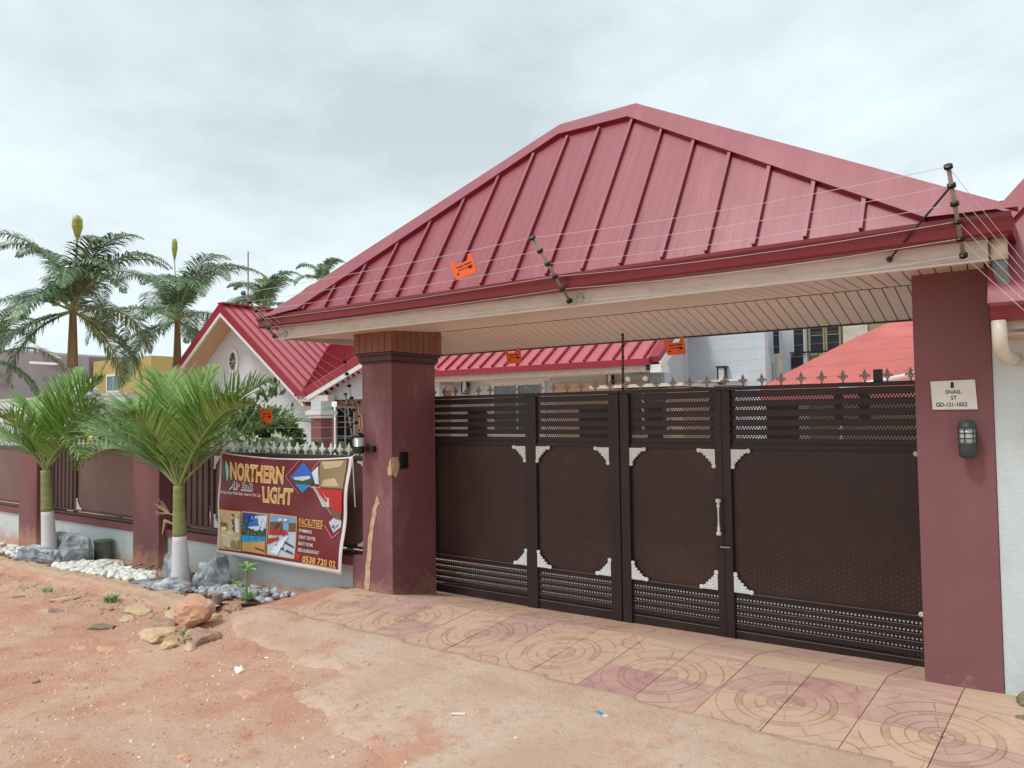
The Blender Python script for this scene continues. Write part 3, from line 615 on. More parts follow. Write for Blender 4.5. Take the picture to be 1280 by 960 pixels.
# lamp on the right pillar
t = E('wall_lamp', (.275, -.06, 1.43), 'dark green caged bulkhead lamp below the address plate', 'lamp')
mb = MB(); mb.lathe((.275,-.06,1.322), [(.03,0),(.044,.012),(.048,.03),(.048,.085)], 20); mb.box(.25,.30,-.06,0,1.34,1.40); obj('lamp_base', mb, mt['lampgreen'], t, smooth=False, bevel=.003)
mb = MB(); mb.lathe((.275,-.06,1.407), [(.04,0),(.04,.088)], 20); obj('lamp_glass', mb, mt['lampglass'], t, smooth=True)
mb = MB(); mb.lathe((.275,-.06,1.494), [(.05,0),(.05,.012),(.042,.032),(.024,.048),(.005,.052)], 20); mb.box(.255,.295,-.05,0,1.50,1.53); obj('lamp_cap', mb, mt['lampgreen'], t, smooth=False)
mb = MB(); 
for k in range(6):
    an = k*math.pi/3+.3; x_, y_ = .275+.046*math.cos(an), -.06+.046*math.sin(an); mb.tube([(x_,y_,1.405),(x_,y_,1.497)], .0035, 6)
mb.lathe((.275,-.06,1.432), [(.0475,0),(.0475,.006)], 20); mb.lathe((.275,-.06,1.464), [(.0475,0),(.0475,.006)], 20); obj('lamp_cage', mb, mt['lampgreen'], t)
# lamp on the left pillar
t = E('wall_lamp', (-4.83, -.1, 1.33), 'black and white ribbed lantern on the left pillar above the banner', 'lamp')
mb = MB(); mb.lathe((-4.85,-.09,1.255), [(.05,0),(.056,.01),(.056,.07)], 18); mb.box(-4.80,-4.70,-.05,0,1.27,1.325); obj('lamp_base', mb, mt['black'], t, bevel=.003)
mb = MB(); pf = []
for k in range(5): pf += [(.05,.018*k),(.042,.018*k+.012)]
mb.lathe((-4.85,-.09,1.326), pf, 18); obj('lamp_glass', mb, mt['lampglass'], t)
mb = MB(); mb.lathe((-4.85,-.09,1.412), [(.055,0),(.05,.02),(.03,.04),(.004,.048)], 18); obj('lamp_cap', mb, mt['black'], t, smooth=True)
t = E('bell_switch', (-4.48, .15, 1.18), 'black call button box on the side of the left pillar', 'switch')
obj('housing', Bx(-4.489,-4.465,.105,.20,1.105,1.262), mt['black'], t, bevel=.004); mb = MB(); mb.lathe((-4.465,.152,1.2), [(.012,0),(.012,.004)], 12, (1,0,0)); obj('button', mb, mt['lampgreen'], t)

# ------------------------------------------------------------------ canopy over the gate
t = E('gate_canopy', (-2.6, .3, 2.4), 'red metal hipped canopy roof spanning the two gate pillars', 'canopy'); CN = t
EX0, EX1, EY, EZ, KS = -5.52, .53, -.57, 2.62, 1.62
RX0, RX1, RY, RZ = -2.73, -2.0, .34, 2.62+1.62*.91
BY = 2*RY-EY+.14
mb = MB(); mb.add([(EX0,EY,EZ),(EX1,EY,EZ),(RX1,RY,RZ),(RX0,RY,RZ)], [(0,1,2,3)]); obj('roof_sheet', mb, mt['roof'], t)
mb = MB(); mb.add([(EX1,BY,EZ),(EX0,BY,EZ),(RX0,RY,RZ),(RX1,RY,RZ)], [(0,1,2,3)]); obj('roof_sheet', mb, mt['roof'], t)
mb = MB(); mb.add([(EX0,BY,EZ),(EX0,EY,EZ),(RX0,RY,RZ)], [(0,1,2)]); obj('roof_sheet', mb, mt['roof'], t)
mb = MB(); mb.add([(EX1,EY,EZ),(EX1,BY,EZ),(RX1,RY,RZ)], [(0,1,2)]); obj('roof_sheet', mb, mt['roof'], t)
nrm = Vector((0, -KS, 1)).normalized()
def rp(X, s, h=0):  # point on the front slope: s metres up the slope
    y = EY+s/math.sqrt(1+KS*KS); z = EZ+KS*(y-EY); return Vector((X, y, z))+nrm*h
SR = (RY-EY)*math.sqrt(1+KS*KS)
def smax(X):
    if X < RX0: return SR*(X-EX0)/(RX0-EX0)
    if X > RX1: return SR*(EX1-X)/(EX1-RX1)
    return SR
X = -.158
k = 0
while X > -5.3:
    s1 = smax(X)-.165
    if s1 > .04:
        mb = MB(); mb.bar(rp(X, .0, .013), rp(X, s1, .013), .018, .026, nrm); obj('roof_rib', mb, mt['trim'], t)  # same paint as the sheet; darker red stands in for shaded rib sides
        mb = MB(); mb.bar(rp(X, .0, .029), rp(X, s1, .029), .024, .005, nrm); obj('rib_cap', mb, mt['roof'], t)
    X -= .3065
# low swages between the ribs
mb = MB(); X = -.158
while X > -5.2:
    for q in (.075, .153, .23):
        s1 = smax(X-q)-.13
        if s1 > .05: mb.bar(rp(X-q, .0, .0), rp(X-q, s1, .0), .012, .0016, nrm)
    X -= .3065
obj('sheet_swages', mb, mt['roof'], t, kind='stuff')
X = -.3
while X > -5.3:
    s1 = smax(X)
    for (yy) in (1,):
        a0 = Vector((X, BY, EZ)); f = s1/SR; b0 = Vector((X, BY-(BY-RY)*f, EZ+(RZ-EZ)*f)); mb = MB(); mb.bar(a0+Vector((0,.01,.01)), b0+Vector((0,.01,.01)), .024, .04, (0, KS, 1)); obj('roof_rib', mb, mt['trim'], t)
    X -= .6
# hip and ridge flashing
def strip(p, q, off):
    """flashing between line p-q and the same line shifted down the front slope; p,q in (X,s)"""
    mb = MB(); h = .042
    (x0, s0), (x1, s1) = p, q; (a0, b0), (a1, b1) = off
    A, B, C, D = rp(x0, s0, h), rp(x1, s1, h), rp(a1, b1, h), rp(a0, b0, h)
    C2, D2 = rp(a1, b1, .0), rp(a0, b0, .0)
    mb.mi = 0; mb.face([A, B, C, D]); mb.mi = 1; mb.face([D, C, C2, D2]); mb.mi = 0; mb.face([B, A, rp(x0, s0, 0), rp(x1, s1, 0)]); return mb
dl = Vector((RX0-EX0, SR)).normalized(); pl = Vector((dl.y, -dl.x))*.155
dr = Vector((EX1-RX1, -SR)).normalized(); prr = Vector((dr.y, -dr.x))*-.155
prr = Vector((-dr.y*-1, dr.x*-1))*.155
# inner corner points
iL = (EX0+pl.x+.30, 0.0); iR = (EX1-.36, 0.0)
iT0 = (RX0+.02, SR-.125); iT1 = (RX1-.04, SR-.14)
for nm, a_, b_, o_ in (('hip_flashing', (EX0-.12, -.05), (RX0, SR), (iL, iT0)), ('ridge_flashing', (RX0, SR), (RX1, SR), (iT0, iT1)), ('hip_flashing', (RX1, SR), (EX1+.06, -.02), (iT1, iR))):
    obj(nm, strip(a_, b_, o_), [mt['roof'], mt['trim']], t)
for (ex, rx) in ((EX0, RX0), (EX1, RX1)):
    mb = MB(); mb.bar((ex, BY, EZ-.02), (rx, RY+.08, RZ-.06), .14, .03, (0, KS, 1)); obj('hip_flashing', mb, mt['roof'], t)
# gutter, K-shaped
def gutter(x0, x1, y, ztop, zbot, d, sgn, mat, par):
    h = ztop-zbot; pr_ = [(0, ztop), (.0, ztop-.2*h), (.022, ztop-.45*h), (.03, zbot+.12*h), (.05, zbot), (d, zbot), (d, ztop-.05*h), (d-.006, ztop-.05*h), (d-.006, zbot+.008), (.054, zbot+.008), (.036, zbot+.14*h), (.008, ztop-.03*h), (.008, ztop)]
    mb = MB(); mb.prism([(x0, y+sgn*p[0], p[1]) for p in pr_], (x1-x0, 0, 0)); return obj('gutter', mb, mat, par)
gutter(-5.80, .56, -.585, 2.618, 2.510, .12, 1, mt['trim'], t)
gutter(-5.80, .56, BY+.015, 2.618, 2.510, .12, -1, mt['trim'], t)
for x0, x1 in ((-5.80, -5.68), (.44, .56)):
    mb = MB(); mb.box(x0, x1, -.46, BY-.11, 2.51, 2.6); obj('gutter', mb, mt['trim'], t)
# fascia with a projecting bottom lip
obj('fascia_board', Bx(-5.62, .44, -.452, -.43, 2.402, 2.512), mt['cream'], t, bevel=.003)
obj('fascia_lip', Bx(-5.625, .445, -.462, -.425, 2.392, 2.4015), mt['creamlip'], t, bevel=.002)
mb = MB(); mb.box(-5.62,.44,-.4565,-.4525,2.42,2.4225); mb.box(-5.62,.44,-.4565,-.4525,2.437,2.4385); obj('fascia_bead', mb, mt['creamlip'], t)
obj('fascia_board', Bx(-5.62, .44, BY-.14, BY-.118, 2.402, 2.512), mt['cream'], t)
obj('side_fascia', Bx(-5.622, -5.60, -.428, BY-.142, 2.396, 2.512), mt['cream'], t)
obj('side_fascia', Bx(.42, .442, -.428, BY-.142, 2.396, 2.512), mt['cream'], t)
# front soffit boards
gb_ = mt['ceil']
X = .418; BW = .0822; me0 = None; SK = .09
while X-BW > -5.56:
    if me0 is None:
        mb = MB(); a0, a1 = X-BW+.006, X; mb.prism([(a0,-.424,2.402),(a1,-.424,2.402),(a1-SK,.618,2.464),(a0-SK,.618,2.464)], (0,0,.012))
        o = obj('soffit_board', mb, gb_, t); me0 = o; x00 = X; base_loc = Vector(WL[t.name])
        bv = o.modifiers.new('bevel', 'BEVEL'); bv.width = .003; bv.segments = 1
    else:
        o = me0.copy(); COL.objects.link(o); o.parent = t; o.location = (X-x00, 0, 0)
    X -= BW
mb = MB(); mb.prism([(-5.75,-.424,2.418),(-5.75,.62,2.480),(-5.75,.62,2.50),(-5.75,-.424,2.44)], (6.165,0,0)); obj('soffit_backing', mb, mt['groove'], t)
# sloping ceiling boards between the pillars
X = .37; me0 = None
while X-BW > -4.95:
    if me0 is None:
        mb = MB(); a0, a1 = X-BW+.006, X; mb.prism([(a0,.622,2.464),(a1,.622,2.464),(a1,1.210,2.289),(a0,1.210,2.289)], (0,.003,.012))
        o = obj('ceiling_board', mb, gb_, t); me0 = o; x00 = X; bv = o.modifiers.new('bevel', 'BEVEL'); bv.width = .003; bv.segments = 1
    else:
        o = me0.copy(); COL.objects.link(o); o.parent = t; o.location = (X-x00, 0, 0)
    X -= BW
mb = MB(); mb.prism([(-4.93,.63,2.482),(-4.93,1.21,2.308),(-4.93,1.21,2.48)], (5.3,0,0)); obj('ceiling_backing', mb, mt['groove'], t)
mb = MB(); mb.prism([(-4.93,.615,2.466),(-4.93,.625,2.466),(-4.93,.625,2.4605),(-4.93,.615,2.4605)], (5.3,0,0)); obj('ceiling_joint', mb, mt['groove'], t)
obj('back_beam', Bx(-4.95, .41, 1.214, 1.245, 2.279, 2.47), mt['darkmaroon'], t)
mb = MB(); mb.face([(-5.6,.62,2.478),(-4.95,.62,2.478),(-4.95,BY-.15,2.478),(-5.6,BY-.15,2.478)]); obj('rear_soffit', mb, mt['clad'], t)

# downpipe from canopy gutter into the neighbour's gutter
t = E('downpipe', (.48,-.38,2.3), 'cream and grey drainpipe dropping from the canopy gutter corner', 'pipe')
mb = MB(); mb.tube([(.485,-.40,2.52),(.487,-.395,2.40)], .042, 16); obj('pipe_collar', mb, mt['pvccream'], t, smooth=True, bevel=0)
mb = MB(); mb.tube([(.487,-.395,2.41),(.49,-.38,2.34),(.515,-.36,2.25),(.525,-.36,2.10)], .036, 16); obj('pipe', mb, mt['pvcgrey'], t, smooth=True)

# ------------------------------------------------------------------ gate
GY = .67
def frameY(d=.03): return GY-d
def slat_panel(x0, x1, par, holes=True):
    pass
fin = MB(); th = .008
for poly in ([(0,.088),(.013,.058),(.006,.032),(-.006,.032),(-.013,.058)],
             [(.006,.034),(.014,.048),(.026,.05),(.034,.040),(.031,.028),(.025,.029),(.026,.037),(.019,.038),(.010,.022),(.004,.022)],
             [(-.006,.034),(-.014,.048),(-.026,.05),(-.034,.040),(-.031,.028),(-.025,.029),(-.026,.037),(-.019,.038),(-.010,.022),(-.004,.022)]):
    fin.prism([(p[0], -th/2, p[1]) for p in poly], (0, th, 0))
fin.box(-.014,.014,-.008,.008,.020,.028); fin.box(-.005,.005,-.005,.005,-.004,.02)
def orn(sx, sz, s=.15):
    """scrolled corner bracket; corner at 0,0, arms along sx, sz"""
    mb = MB(); th_ = .012
    P2 = [(0,0),(.86,0),(.80,.12),(.62,.17),(.56,.32),(.40,.40),(.33,.56),(.18,.62),(.13,.80),(0,.86)]
    mb.prism([(sx*p[0]*s, 0, sz*p[1]*s) for p in P2], (0,-th_,0))
    for cx_, cz_, r0 in ((.90,.07,.12),(.70,.14,.09),(.57,.27,.085),(.42,.42,.09),(.27,.57,.085),(.14,.70,.09),(.07,.90,.12)):
        mb.lathe((sx*cx_*s, 0, sz*cz_*s), [(r0*s,0),(r0*s,.012),(r0*s*.55,.017),(r0*s*.2,.014)], 12, (0,-1,0))
    for q in (.12, .26):
        mb.bar((sx*q*s, -.013, sz*q*s), (sx*(.62-q*.3)*s, -.013, sz*(q*.9)*s), .05*s, .006, (0,1,0)); mb.bar((sx*q*s, -.013, sz*q*s), (sx*(q*.9)*s, -.013, sz*(.62-q*.3)*s), .05*s, .006, (0,1,0))
    return mb
def tread(x0, x1, z0, z1, y):
    mb = MB(); p = .036; i = 0; x_ = x0+.02
    while x_ < x1-.02:
        j = 0; z_ = z0+.03+(p/2 if i % 2 else 0)
        while z_ < z1-.02:
            d = 1 if (i+j) % 2 else 1
            a_ = R(40); dx_, dz_ = math.cos(a_)*.0105, math.sin(a_)*.0105; nx_, nz_ = -math.sin(a_)*.0036, math.cos(a_)*.0036
            c_ = [(x_-dx_, y, z_-dz_), (x_+nx_, y, z_+nz_), (x_+dx_, y, z_+dz_), (x_-nx_, y, z_-nz_), (x_, y-.006, z_)]
            mb.add(c_, [(0,4,1),(1,4,2),(2,4,3),(3,4,0)]); z_ += p; j += 1
        x_ += p*.95; i += 1
    return mb
def perf(x0, x1, zc, y, rows=2, p=.022, h=.0049):
    """perforated strip, two staggered rows of square holes around zc"""
    mb = MB(); rh = .0135 if rows == 2 else .026
    for r in range(rows):
        zc_ = zc+(r-(rows-1)/2)*rh; x_ = x0+(p/2 if r % 2 else 0)
        if r % 2: mb.face([(x0,y,zc_-rh/2),(x_,y,zc_-rh/2),(x_,y,zc_+rh/2),(x0,y,zc_+rh/2)])
        while x_+p < x1:
            o = [(x_,zc_-rh/2),(x_+p,zc_-rh/2),(x_+p,zc_+rh/2),(x_,zc_+rh/2)]; c_ = x_+p/2; q = [(c_-h,zc_-h),(c_+h,zc_-h),(c_+h,zc_+h),(c_-h,zc_+h)]
            mb.add([(a_[0],y,a_[1]) for a_ in o+q], [(0,1,5,4),(1,2,6,5),(2,3,7,6),(3,0,4,7)]); x_ += p
        mb.face([(x_,y,zc_-rh/2),(x1,y,zc_-rh/2),(x1,y,zc_+rh/2),(x_,y,zc_+rh/2)])
    return mb
ROWS_T = [1.7089, 1.6359, 1.5587, 1.4837, 1.4139]; ROWS_B = [0.1515, 0.0965, 0.0415, -0.0177, -0.0769]
def panel(x0, x1, par, first=False):
    # top slats between the perforated strips
    _e = [1.7744]+ROWS_T+[1.375]
    for i in range(len(ROWS_T)):
        obj('perforated_strip', perf(x0, x1, ROWS_T[i], GY+.004), mt['gateframe'], par)
    for i in range(6):
        zt = 1.7744 if i == 0 else ROWS_T[i-1]-.0125; zb = ROWS_T[i]+.0125 if i < 5 else 1.3589
        if zt-zb > .004: obj('slat', Bx(x0, x1, GY-.008, GY+.014, zb, zt), mt['gateframe'], par, bevel=.002)
    for i in range(len(ROWS_B)):
        obj('perforated_strip', perf(x0, x1, ROWS_B[i], GY+.004, 1, .026, .0060), mt['gateframe'], par)
    for i in range(6):
        zt = 0.1853 if i == 0 else ROWS_B[i-1]-.0125; zb = ROWS_B[i]+.0125 if i < 5 else -0.171
        if zt-zb > .004: obj('slat', Bx(x0, x1, GY-.012, GY+.012, zb, zt), mt['gateframe'], par, bevel=.002)
        if i: 
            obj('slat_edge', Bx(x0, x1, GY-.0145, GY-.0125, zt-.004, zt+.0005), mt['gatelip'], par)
    obj('sheet_panel', Bx(x0, x1, GY, GY+.006, 0.2096, 1.3145), mt['gate'], par)
    obj('tread_pattern', tread(x0, x1, 0.2255, 1.3039, GY-.0005), mt['treadm'], par, kind='stuff')
    obj('rail', Bx(x0, x1, GY-.02, GY+.03, 1.3156, 1.3579), mt['gateframe'], par, bevel=.003)
    obj('rail', Bx(x0, x1, GY-.02, GY+.03, 0.1864, 0.2086), mt['gateframe'], par, bevel=.003)
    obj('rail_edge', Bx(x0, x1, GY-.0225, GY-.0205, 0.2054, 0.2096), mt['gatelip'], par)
ornset = {}
for key in ((1,-1),(-1,-1),(1,1),(-1,1)): ornset[key] = orn(*key)
def ornament(x_, z_, sx, sz, par, s=1):
    mb = MB(); src = ornset[sx, sz]; mb.v = [(v[0]*s+x_, v[1]+GY-.021, v[2]*s+z_) for v in src.v]; mb.f = src.f; mb.m = src.m
    obj('corner_ornament', mb, mt['white'], par)
finsrc = None
def finial(x_, z_, y_, par, mat, s=1, name='spear_finial'):
    global finsrc
    mb = MB(); mb.v = [(v[0]*s+x_, v[1]*s+y_, v[2]*s+z_) for v in fin.v]; mb.f = fin.f; mb.m = fin.m; return obj(name, mb, mat, par)
def stile(x0, x1, par, d=.03, z0=-.20, z1=1.7776): return obj('stile', Bx(x0, x1, GY-d, GY+.03, z0, z1), mt['gateframe'], par, bevel=.004)
GL = E('gate_leaf', (-3.35, GY, -.1), 'left dark brown steel gate leaf with two patterned panels', 'gate', 'leaves of the driveway gate')
GR = E('gate_leaf', (-1.1, GY, -.1), 'right dark brown steel gate leaf holding the wicket door and white handle', 'gate', 'leaves of the driveway gate')
stile(-4.75, -4.60, GL); stile(-3.3821, -3.2605, GL); stile(-2.4939, -2.4379, GL); stile(-2.4337, -2.3861, GL, .045)
panel(-4.60, -3.3821, GL); panel(-3.2605, -2.4939, GL)
stile(-2.3776, -2.2931, GR, .04); stile(-1.5371, -1.4758, GR); stile(-1.4715, -1.4049, GR, .038); stile(.03, .12, GR)
panel(-2.2931, -1.5371, GR); panel(-1.4049, .03, GR)
obj('top_rail', Bx(-4.75, -2.3861, GY-.035, GY+.035, 1.7787, 1.8083), mt['gateframe'], GL, bevel=.004)
obj('top_rail', Bx(-2.3776, .12, GY-.035, GY+.035, 1.7787, 1.8083), mt['gateframe'], GR, bevel=.004)
for x_, par in ((-3.3821,GL),(-2.4939,GL),(-1.5371,GR),(.03,GR)):
    ornament(x_, 1.3156, -1, -1, par, 1.0); ornament(x_, 0.2096, -1, 1, par, 1.0)
for x_, par in ((-3.2605,GL),(-2.2931,GR),(-1.4049,GR)):
    ornament(x_, 1.3156, 1, -1, par, 1.0); ornament(x_, 0.2096, 1, 1, par, 1.0)
x_ = -0.1256
while x_ > -4.62:
    finial(x_, 1.8114, GY, GR if x_ > -2.34 else GL, mt['fleur'], 1.06); x_ -= .1475
# plates welded behind the perforated strips
for x0, x1, z0, z1, par in ((-1.1353,-0.8921,1.3885,1.6846,GR),(-4.1169,-3.8737,1.3885,1.6528,GL),(-2.8164,-2.5098,1.3885,1.6846,GL),(-2.1398,-2.0023,1.3885,1.6846,GR),(-0.6384,-0.5749,1.5154,1.7374,GR),(-0.4692,-0.3952,1.5154,1.7374,GR)):
    obj('backing_plate', Bx(x0, x1, GY+.016, GY+.022, z0, z1), mt['gateframe'], par)
# pull handle
t = GR
HX, HZ = -1.4969, 0.6484
mb = MB(); mb.lathe((HX, GY-.085, HZ), [(.004,-.004),(.018,.0),(.022,.012),(.016,.024),(.009,.03),(.012,.045),(.013,.055),(.008,.066),(.0065,.10),(.006,.14),(.0065,.18),(.008,.212),(.013,.224),(.012,.234),(.009,.248),(.016,.255),(.022,.267),(.018,.279),(.004,.284)], 16)
for z_ in (HZ+.012, HZ+.27): mb.tube([(HX, GY-.085, z_), (HX, GY-.03, z_)], .008, 10)
obj('pull_handle', mb, mt['white'], t, smooth=True)
obj('latch', Bx(HX-.005,HX+.075,GY-.052,GY-.042,HZ-.10,HZ-.092), mt['steel'], t)
obj('lock_box', Bx(-0.3635,-0.3053,GY-.01,GY+.02,1.8093,1.896), mt['gateframe'], GR)
obj('lock_box', Bx(-4.55,-4.50,GY-.045,GY-.036,1.7797,1.8537), mt['gateframe'], GL)

# ------------------------------------------------------------------ front fence: pillars, low walls, steel panels
FY = .10
fp = [(-9.30, -8.66), (-12.85, -12.21), (-16.40, -15.76), (-19.95, -19.31), (-23.5, -22.86)]
words = ['just left of the taller young palm', 'beside the shorter young palm', 'third from the gate, at the left edge', 'fourth from the gate', 'fifth from the gate']
for i, (x0, x1) in enumerate(fp):
    zb = HF(x0, 0)-.2
    t = E('fence_pillar', ((x0+x1)/2, .25, zb), 'maroon fence pillar '+words[i], 'pillar', 'maroon pillars of the front fence')
    obj('shaft', Bx(x0, x1, 0, .45, zb, 1.27), mt['maroon'], t, bevel=.006); obj('cap', Bx(x0-.03, x1+.03, -.03, .48, 1.272, 1.33), mt['wmaroon'], t, bevel=.006)
bays = [(-8.66, -4.905), (-12.21, -9.30), (-15.76, -12.85), (-19.31, -16.40), (-22.86, -19.95)]
bw = ['under the banner', 'between the two young palms', 'left of the shorter young palm', 'fourth bay from the gate', 'fifth bay from the gate']
for i, (x0, x1) in enumerate(bays):
    zb = HF((x0+x1)/2, 0)-.25
    t = E('low_wall', ((x0+x1)/2, .2, zb), 'low white rendered wall with maroon coping, '+bw[i], 'wall', 'low walls of the front fence')
    obj('wall_face', Bx(x0+.001, x1-.001, FY+.02, .36, zb, .112), mt['plaster'], t)
    obj('coping', Bx(x0+.001, x1-.001, FY-.012, .38, .113, .205), mt['wmaroon'], t, bevel=.006)
    t = E('fence_panel', ((x0+x1)/2, .2, .21), 'brown steel fence panel with white spear points, '+bw[i], 'fence', 'steel panels on the low walls')
    obj('top_rail', Bx(x0+.002, x1-.002, .13, .19, 1.165, 1.215), mt['fdark'], t, bevel=.004)
    obj('bottom_rail', Bx(x0+.002, x1-.002, .13, .19, .215, .25), mt['fdark'], t, bevel=.003)
    obj('bottom_rail', Bx(x0+.002, x1-.002, .135, .185, .275, .30), mt['fdark'], t, bevel=.003)
    xs_ = x0+1.0; n_b = 7
    for k in range(n_b):
        xx = x0+.03+k*.125; obj('vertical_bar', Bx(xx, xx+.085, .14, .17, .301, 1.164), mt['fdark'], t, bevel=.003)
    obj('stile', Bx(xs_-.06, xs_, .13, .19, .301, 1.164), mt['fdark'], t, bevel=.003)
    obj('stile', Bx(x1-.06, x1-.002, .13, .19, .301, 1.164), mt['fdark'], t, bevel=.003)
    obj('sheet_panel', Bx(xs_, x1-.06, .155, .161, .301, 1.164), mt['fpanel'], t)
    for (ox, oz, sx, sz) in ((xs_+.001, 1.164, 1, -1), (xs_+.001, .301, 1, 1), (x1-.061, 1.164, -1, -1), (x1-.061, .301, -1, 1)):
        src = ornset[sx, sz]; mb = MB(); mb.v = [(v[0]*1.05+ox, v[1]+.15, v[2]*1.05+oz) for v in src.v]; mb.f = src.f; mb.m = src.m; obj('corner_ornament', mb, mt['white'], t)
    xx = x1-.09
    while xx > x0+.05:
        finial(xx, 1.218, .16, t, mt['white'], 1.45, 'spear_point'); xx -= .1385

# ------------------------------------------------------------------ banner
t = E('banner', (-6.1, -.03, .04), 'maroon printed hotel banner hung on the fence between palm and gate pillar', 'banner')
TL, TR, BR, BL = Vector((-7.21,-.04,1.235)), Vector((-5.0,-.04,1.222)), Vector((-5.127,-.045,.049)), Vector((-7.268,-.045,.05))
def bp_(u, v, off=0):
    p = (TL*(1-u)+TR*u)*(1-v)+(BL*(1-u)+BR*u)*v
    sag = .05*math.sin(math.pi*cl(u, 0, 1))**.7*(1-v)**3
    y = -.012*math.sin(u*5+v*3.2)-.010*math.sin((u-v)*11)*(1-abs(2*v-1)*.4)-.008*math.sin((u+v*.7)*17)*(1-v)-off
    return Vector((p.x, p.y-.02+y, p.z-sag))
nu, nv = 64, 36; mb = MB()
for j in range(nv+1):
    for i in range(nu+1): mb.v.append(tuple(bp_(i/nu, j/nv)))
for j in range(nv):
    for i in range(nu):
        mb.f.append((j*(nu+1)+i, (j+1)*(nu+1)+i, (j+1)*(nu+1)+i+1, j*(nu+1)+i+1)); mb.m.append(0)
o = obj('vinyl_sheet', mb, mt['bwhite'], t, smooth=True); so_ = o.modifiers.new('solid', 'SOLIDIFY'); so_.thickness = .002; so_.offset = -1
def bquad(u0, u1, v0, v1, off, mat, name, n_=None, par=None):
    nu_ = max(2, int((u1-u0)*64)); nv_ = max(2, int((v1-v0)*36)); mb = MB()
    for j in range(nv_+1):
        for i in range(nu_+1): mb.v.append(tuple(bp_(u0+(u1-u0)*i/nu_, v0+(v1-v0)*j/nv_, off)))
    for j in range(nv_):
        for i in range(nu_): mb.f.append((j*(nu_+1)+i, (j+1)*(nu_+1)+i, (j+1)*(nu_+1)+i+1, j*(nu_+1)+i+1)); mb.m.append(0)
    return obj(name, mb, mat, par or t, smooth=True)
def tess(poly, off, mb, K=6):
    """clip-free fan fill of a convex uv polygon, refined so that it follows the cloth"""
    c = (sum(p[0] for p in poly)/len(poly), sum(p[1] for p in poly)/len(poly))
    for i in range(len(poly)):
        a_, b_ = poly[i], poly[(i+1) % len(poly)]
        P = lambda s_, r_: bp_(c[0]+((a_[0]*(1-s_)+b_[0]*s_)-c[0])*r_, c[1]+((a_[1]*(1-s_)+b_[1]*s_)-c[1])*r_, off)
        for k in range(K):
            for q in range(K):
                s0, s1, r0, r1 = q/K, (q+1)/K, k/K, (k+1)/K
                if k == 0: mb.face([P(0,0), P(s1,r1), P(s0,r1)])
                else: mb.face([P(s0,r0), P(s1,r0), P(s1,r1), P(s0,r1)])
def bpoly(layers, name):
    """layers of (material key, uv polygon), each 1.2 mm above the last"""
    keys = []; mb = MB(); off = .006
    for key, poly in layers:
        if key not in keys: keys.append(key)
        mb.mi = keys.index(key); tess(poly, off, mb, 6 if len(poly) != 5 else 2); off += .0012 if len(poly) != 5 else .00008
    return obj(name, mb, [mt[k] for k in keys], t)
bquad(.016, .978, .012, .957, .003, mt['banner'], 'printed_field')
def btext(txt, u0, u1, v0, v1, mat, off, o_=.0, shear=0, slope=0):
    vs, fs = fit_text(txt, u0, u1, v1, v0, o_, shear); mb = MB(); mb.add([bp_(v[0], v[1]+slope*(v[0]-u0), off) for v in vs], fs)
    mb.f = [tuple(f) for f in mb.f]; return obj('lettering', mb, mat, t)
btext('NORTHERN', .098, .532, .082, .262, mt['pale'], .0065, .045)
btext('NORTHERN', .103, .527, .092, .252, mt['gold'], .0085, .012)
btext('LIGHT', .375, .612, .292, .452, mt['pale'], .0065, .045)
btext('LIGHT', .380, .607, .302, .442, mt['gold'], .0085, .012)
btext('Air BnB', .095, .300, .272, .358, mt['bwhite'], .0065, .05, .3)
btext('Air BnB', .099, .296, .279, .345, mt['blk'], .0080, .0, .3)
btext('Homey Hotel With Best View In The City', .020, .360, .372, .412, mt['bwhite'], .0065, .012, .3)
btext('FACILITIES', .670, .845, .560, .618, mt['gold'], .0065, .012)
bquad(.670, .845, .626, .632, .0065, mt['gold'], 'underline')
for k, (s_, ue) in enumerate((('SWIMMING', .775), ('EVENT CENTER', .805), ('BEAUTY ROOMS', .785), ('BED & BREAKFAST', .835))):
    btext(s_, .672, ue, .655+k*.058, .685+k*.058, mt['bwhite'], .0065, .012)
btext('0538 720 02', .712, .962, .888, .945, mt['gold'], .0068, .02)
bquad(.71, .965, .9495, .9535, .0068, mt['gold'], 'underline')
bpoly([('redd', [(.675+.017*math.cos(a_*.785), .905+.03*math.sin(a_*.785)) for a_ in range(8)])], 'printed_emblem')
# feather emblem
mb = MB(); ks = ['pteal', 'mint']
for i, (u0, v0) in enumerate(((.035,.06),(.062,.07),(.085,.10))):
    mb.mi = i % 2; L_ = [(u0,v0),(u0+.018,v0+.06),(u0+.022,v0+.12),(u0+.012,v0+.19),(u0+.001,v0+.21),(u0-.004,v0+.12),(u0-.006,v0+.05)]
    tess(L_, .0065+i*.001, mb)
obj('printed_emblem', mb, [mt[k] for k in ks], t)
# printed photographs
def fr(u0, u1, v0, v1, layers, specks=()):
    X_ = lambda p: (u0+(u1-u0)*p[0], v0+(v1-v0)*p[1])
    rq = random.Random(int(u0*1000)); layers = list(layers)
    for (key, xa, xb, ya, yb_, n_, sz) in specks:
        for _ in range(n_):
            px_, py_ = rq.uniform(xa, xb), rq.uniform(ya, yb_); a_ = rq.random()*6; layers.append((key, [(cl(px_+sz*rq.uniform(.6,1.2)*math.cos(a_+q*1.257), 0, 1), cl(py_+sz*.7*rq.uniform(.6,1.2)*math.sin(a_+q*1.257), 0, 1)) for q in range(5)]))
    ly = [('gold', [(u0-.006, v0-.010), (u1+.006, v0-.010), (u1+.006, v1+.010), (u0-.006, v1+.010)])]
    ly += [(k, [X_(p) for p in poly]) for k, poly in layers]; bpoly(ly, 'printed_photo')
full = [(0,0),(1,0),(1,1),(0,1)]
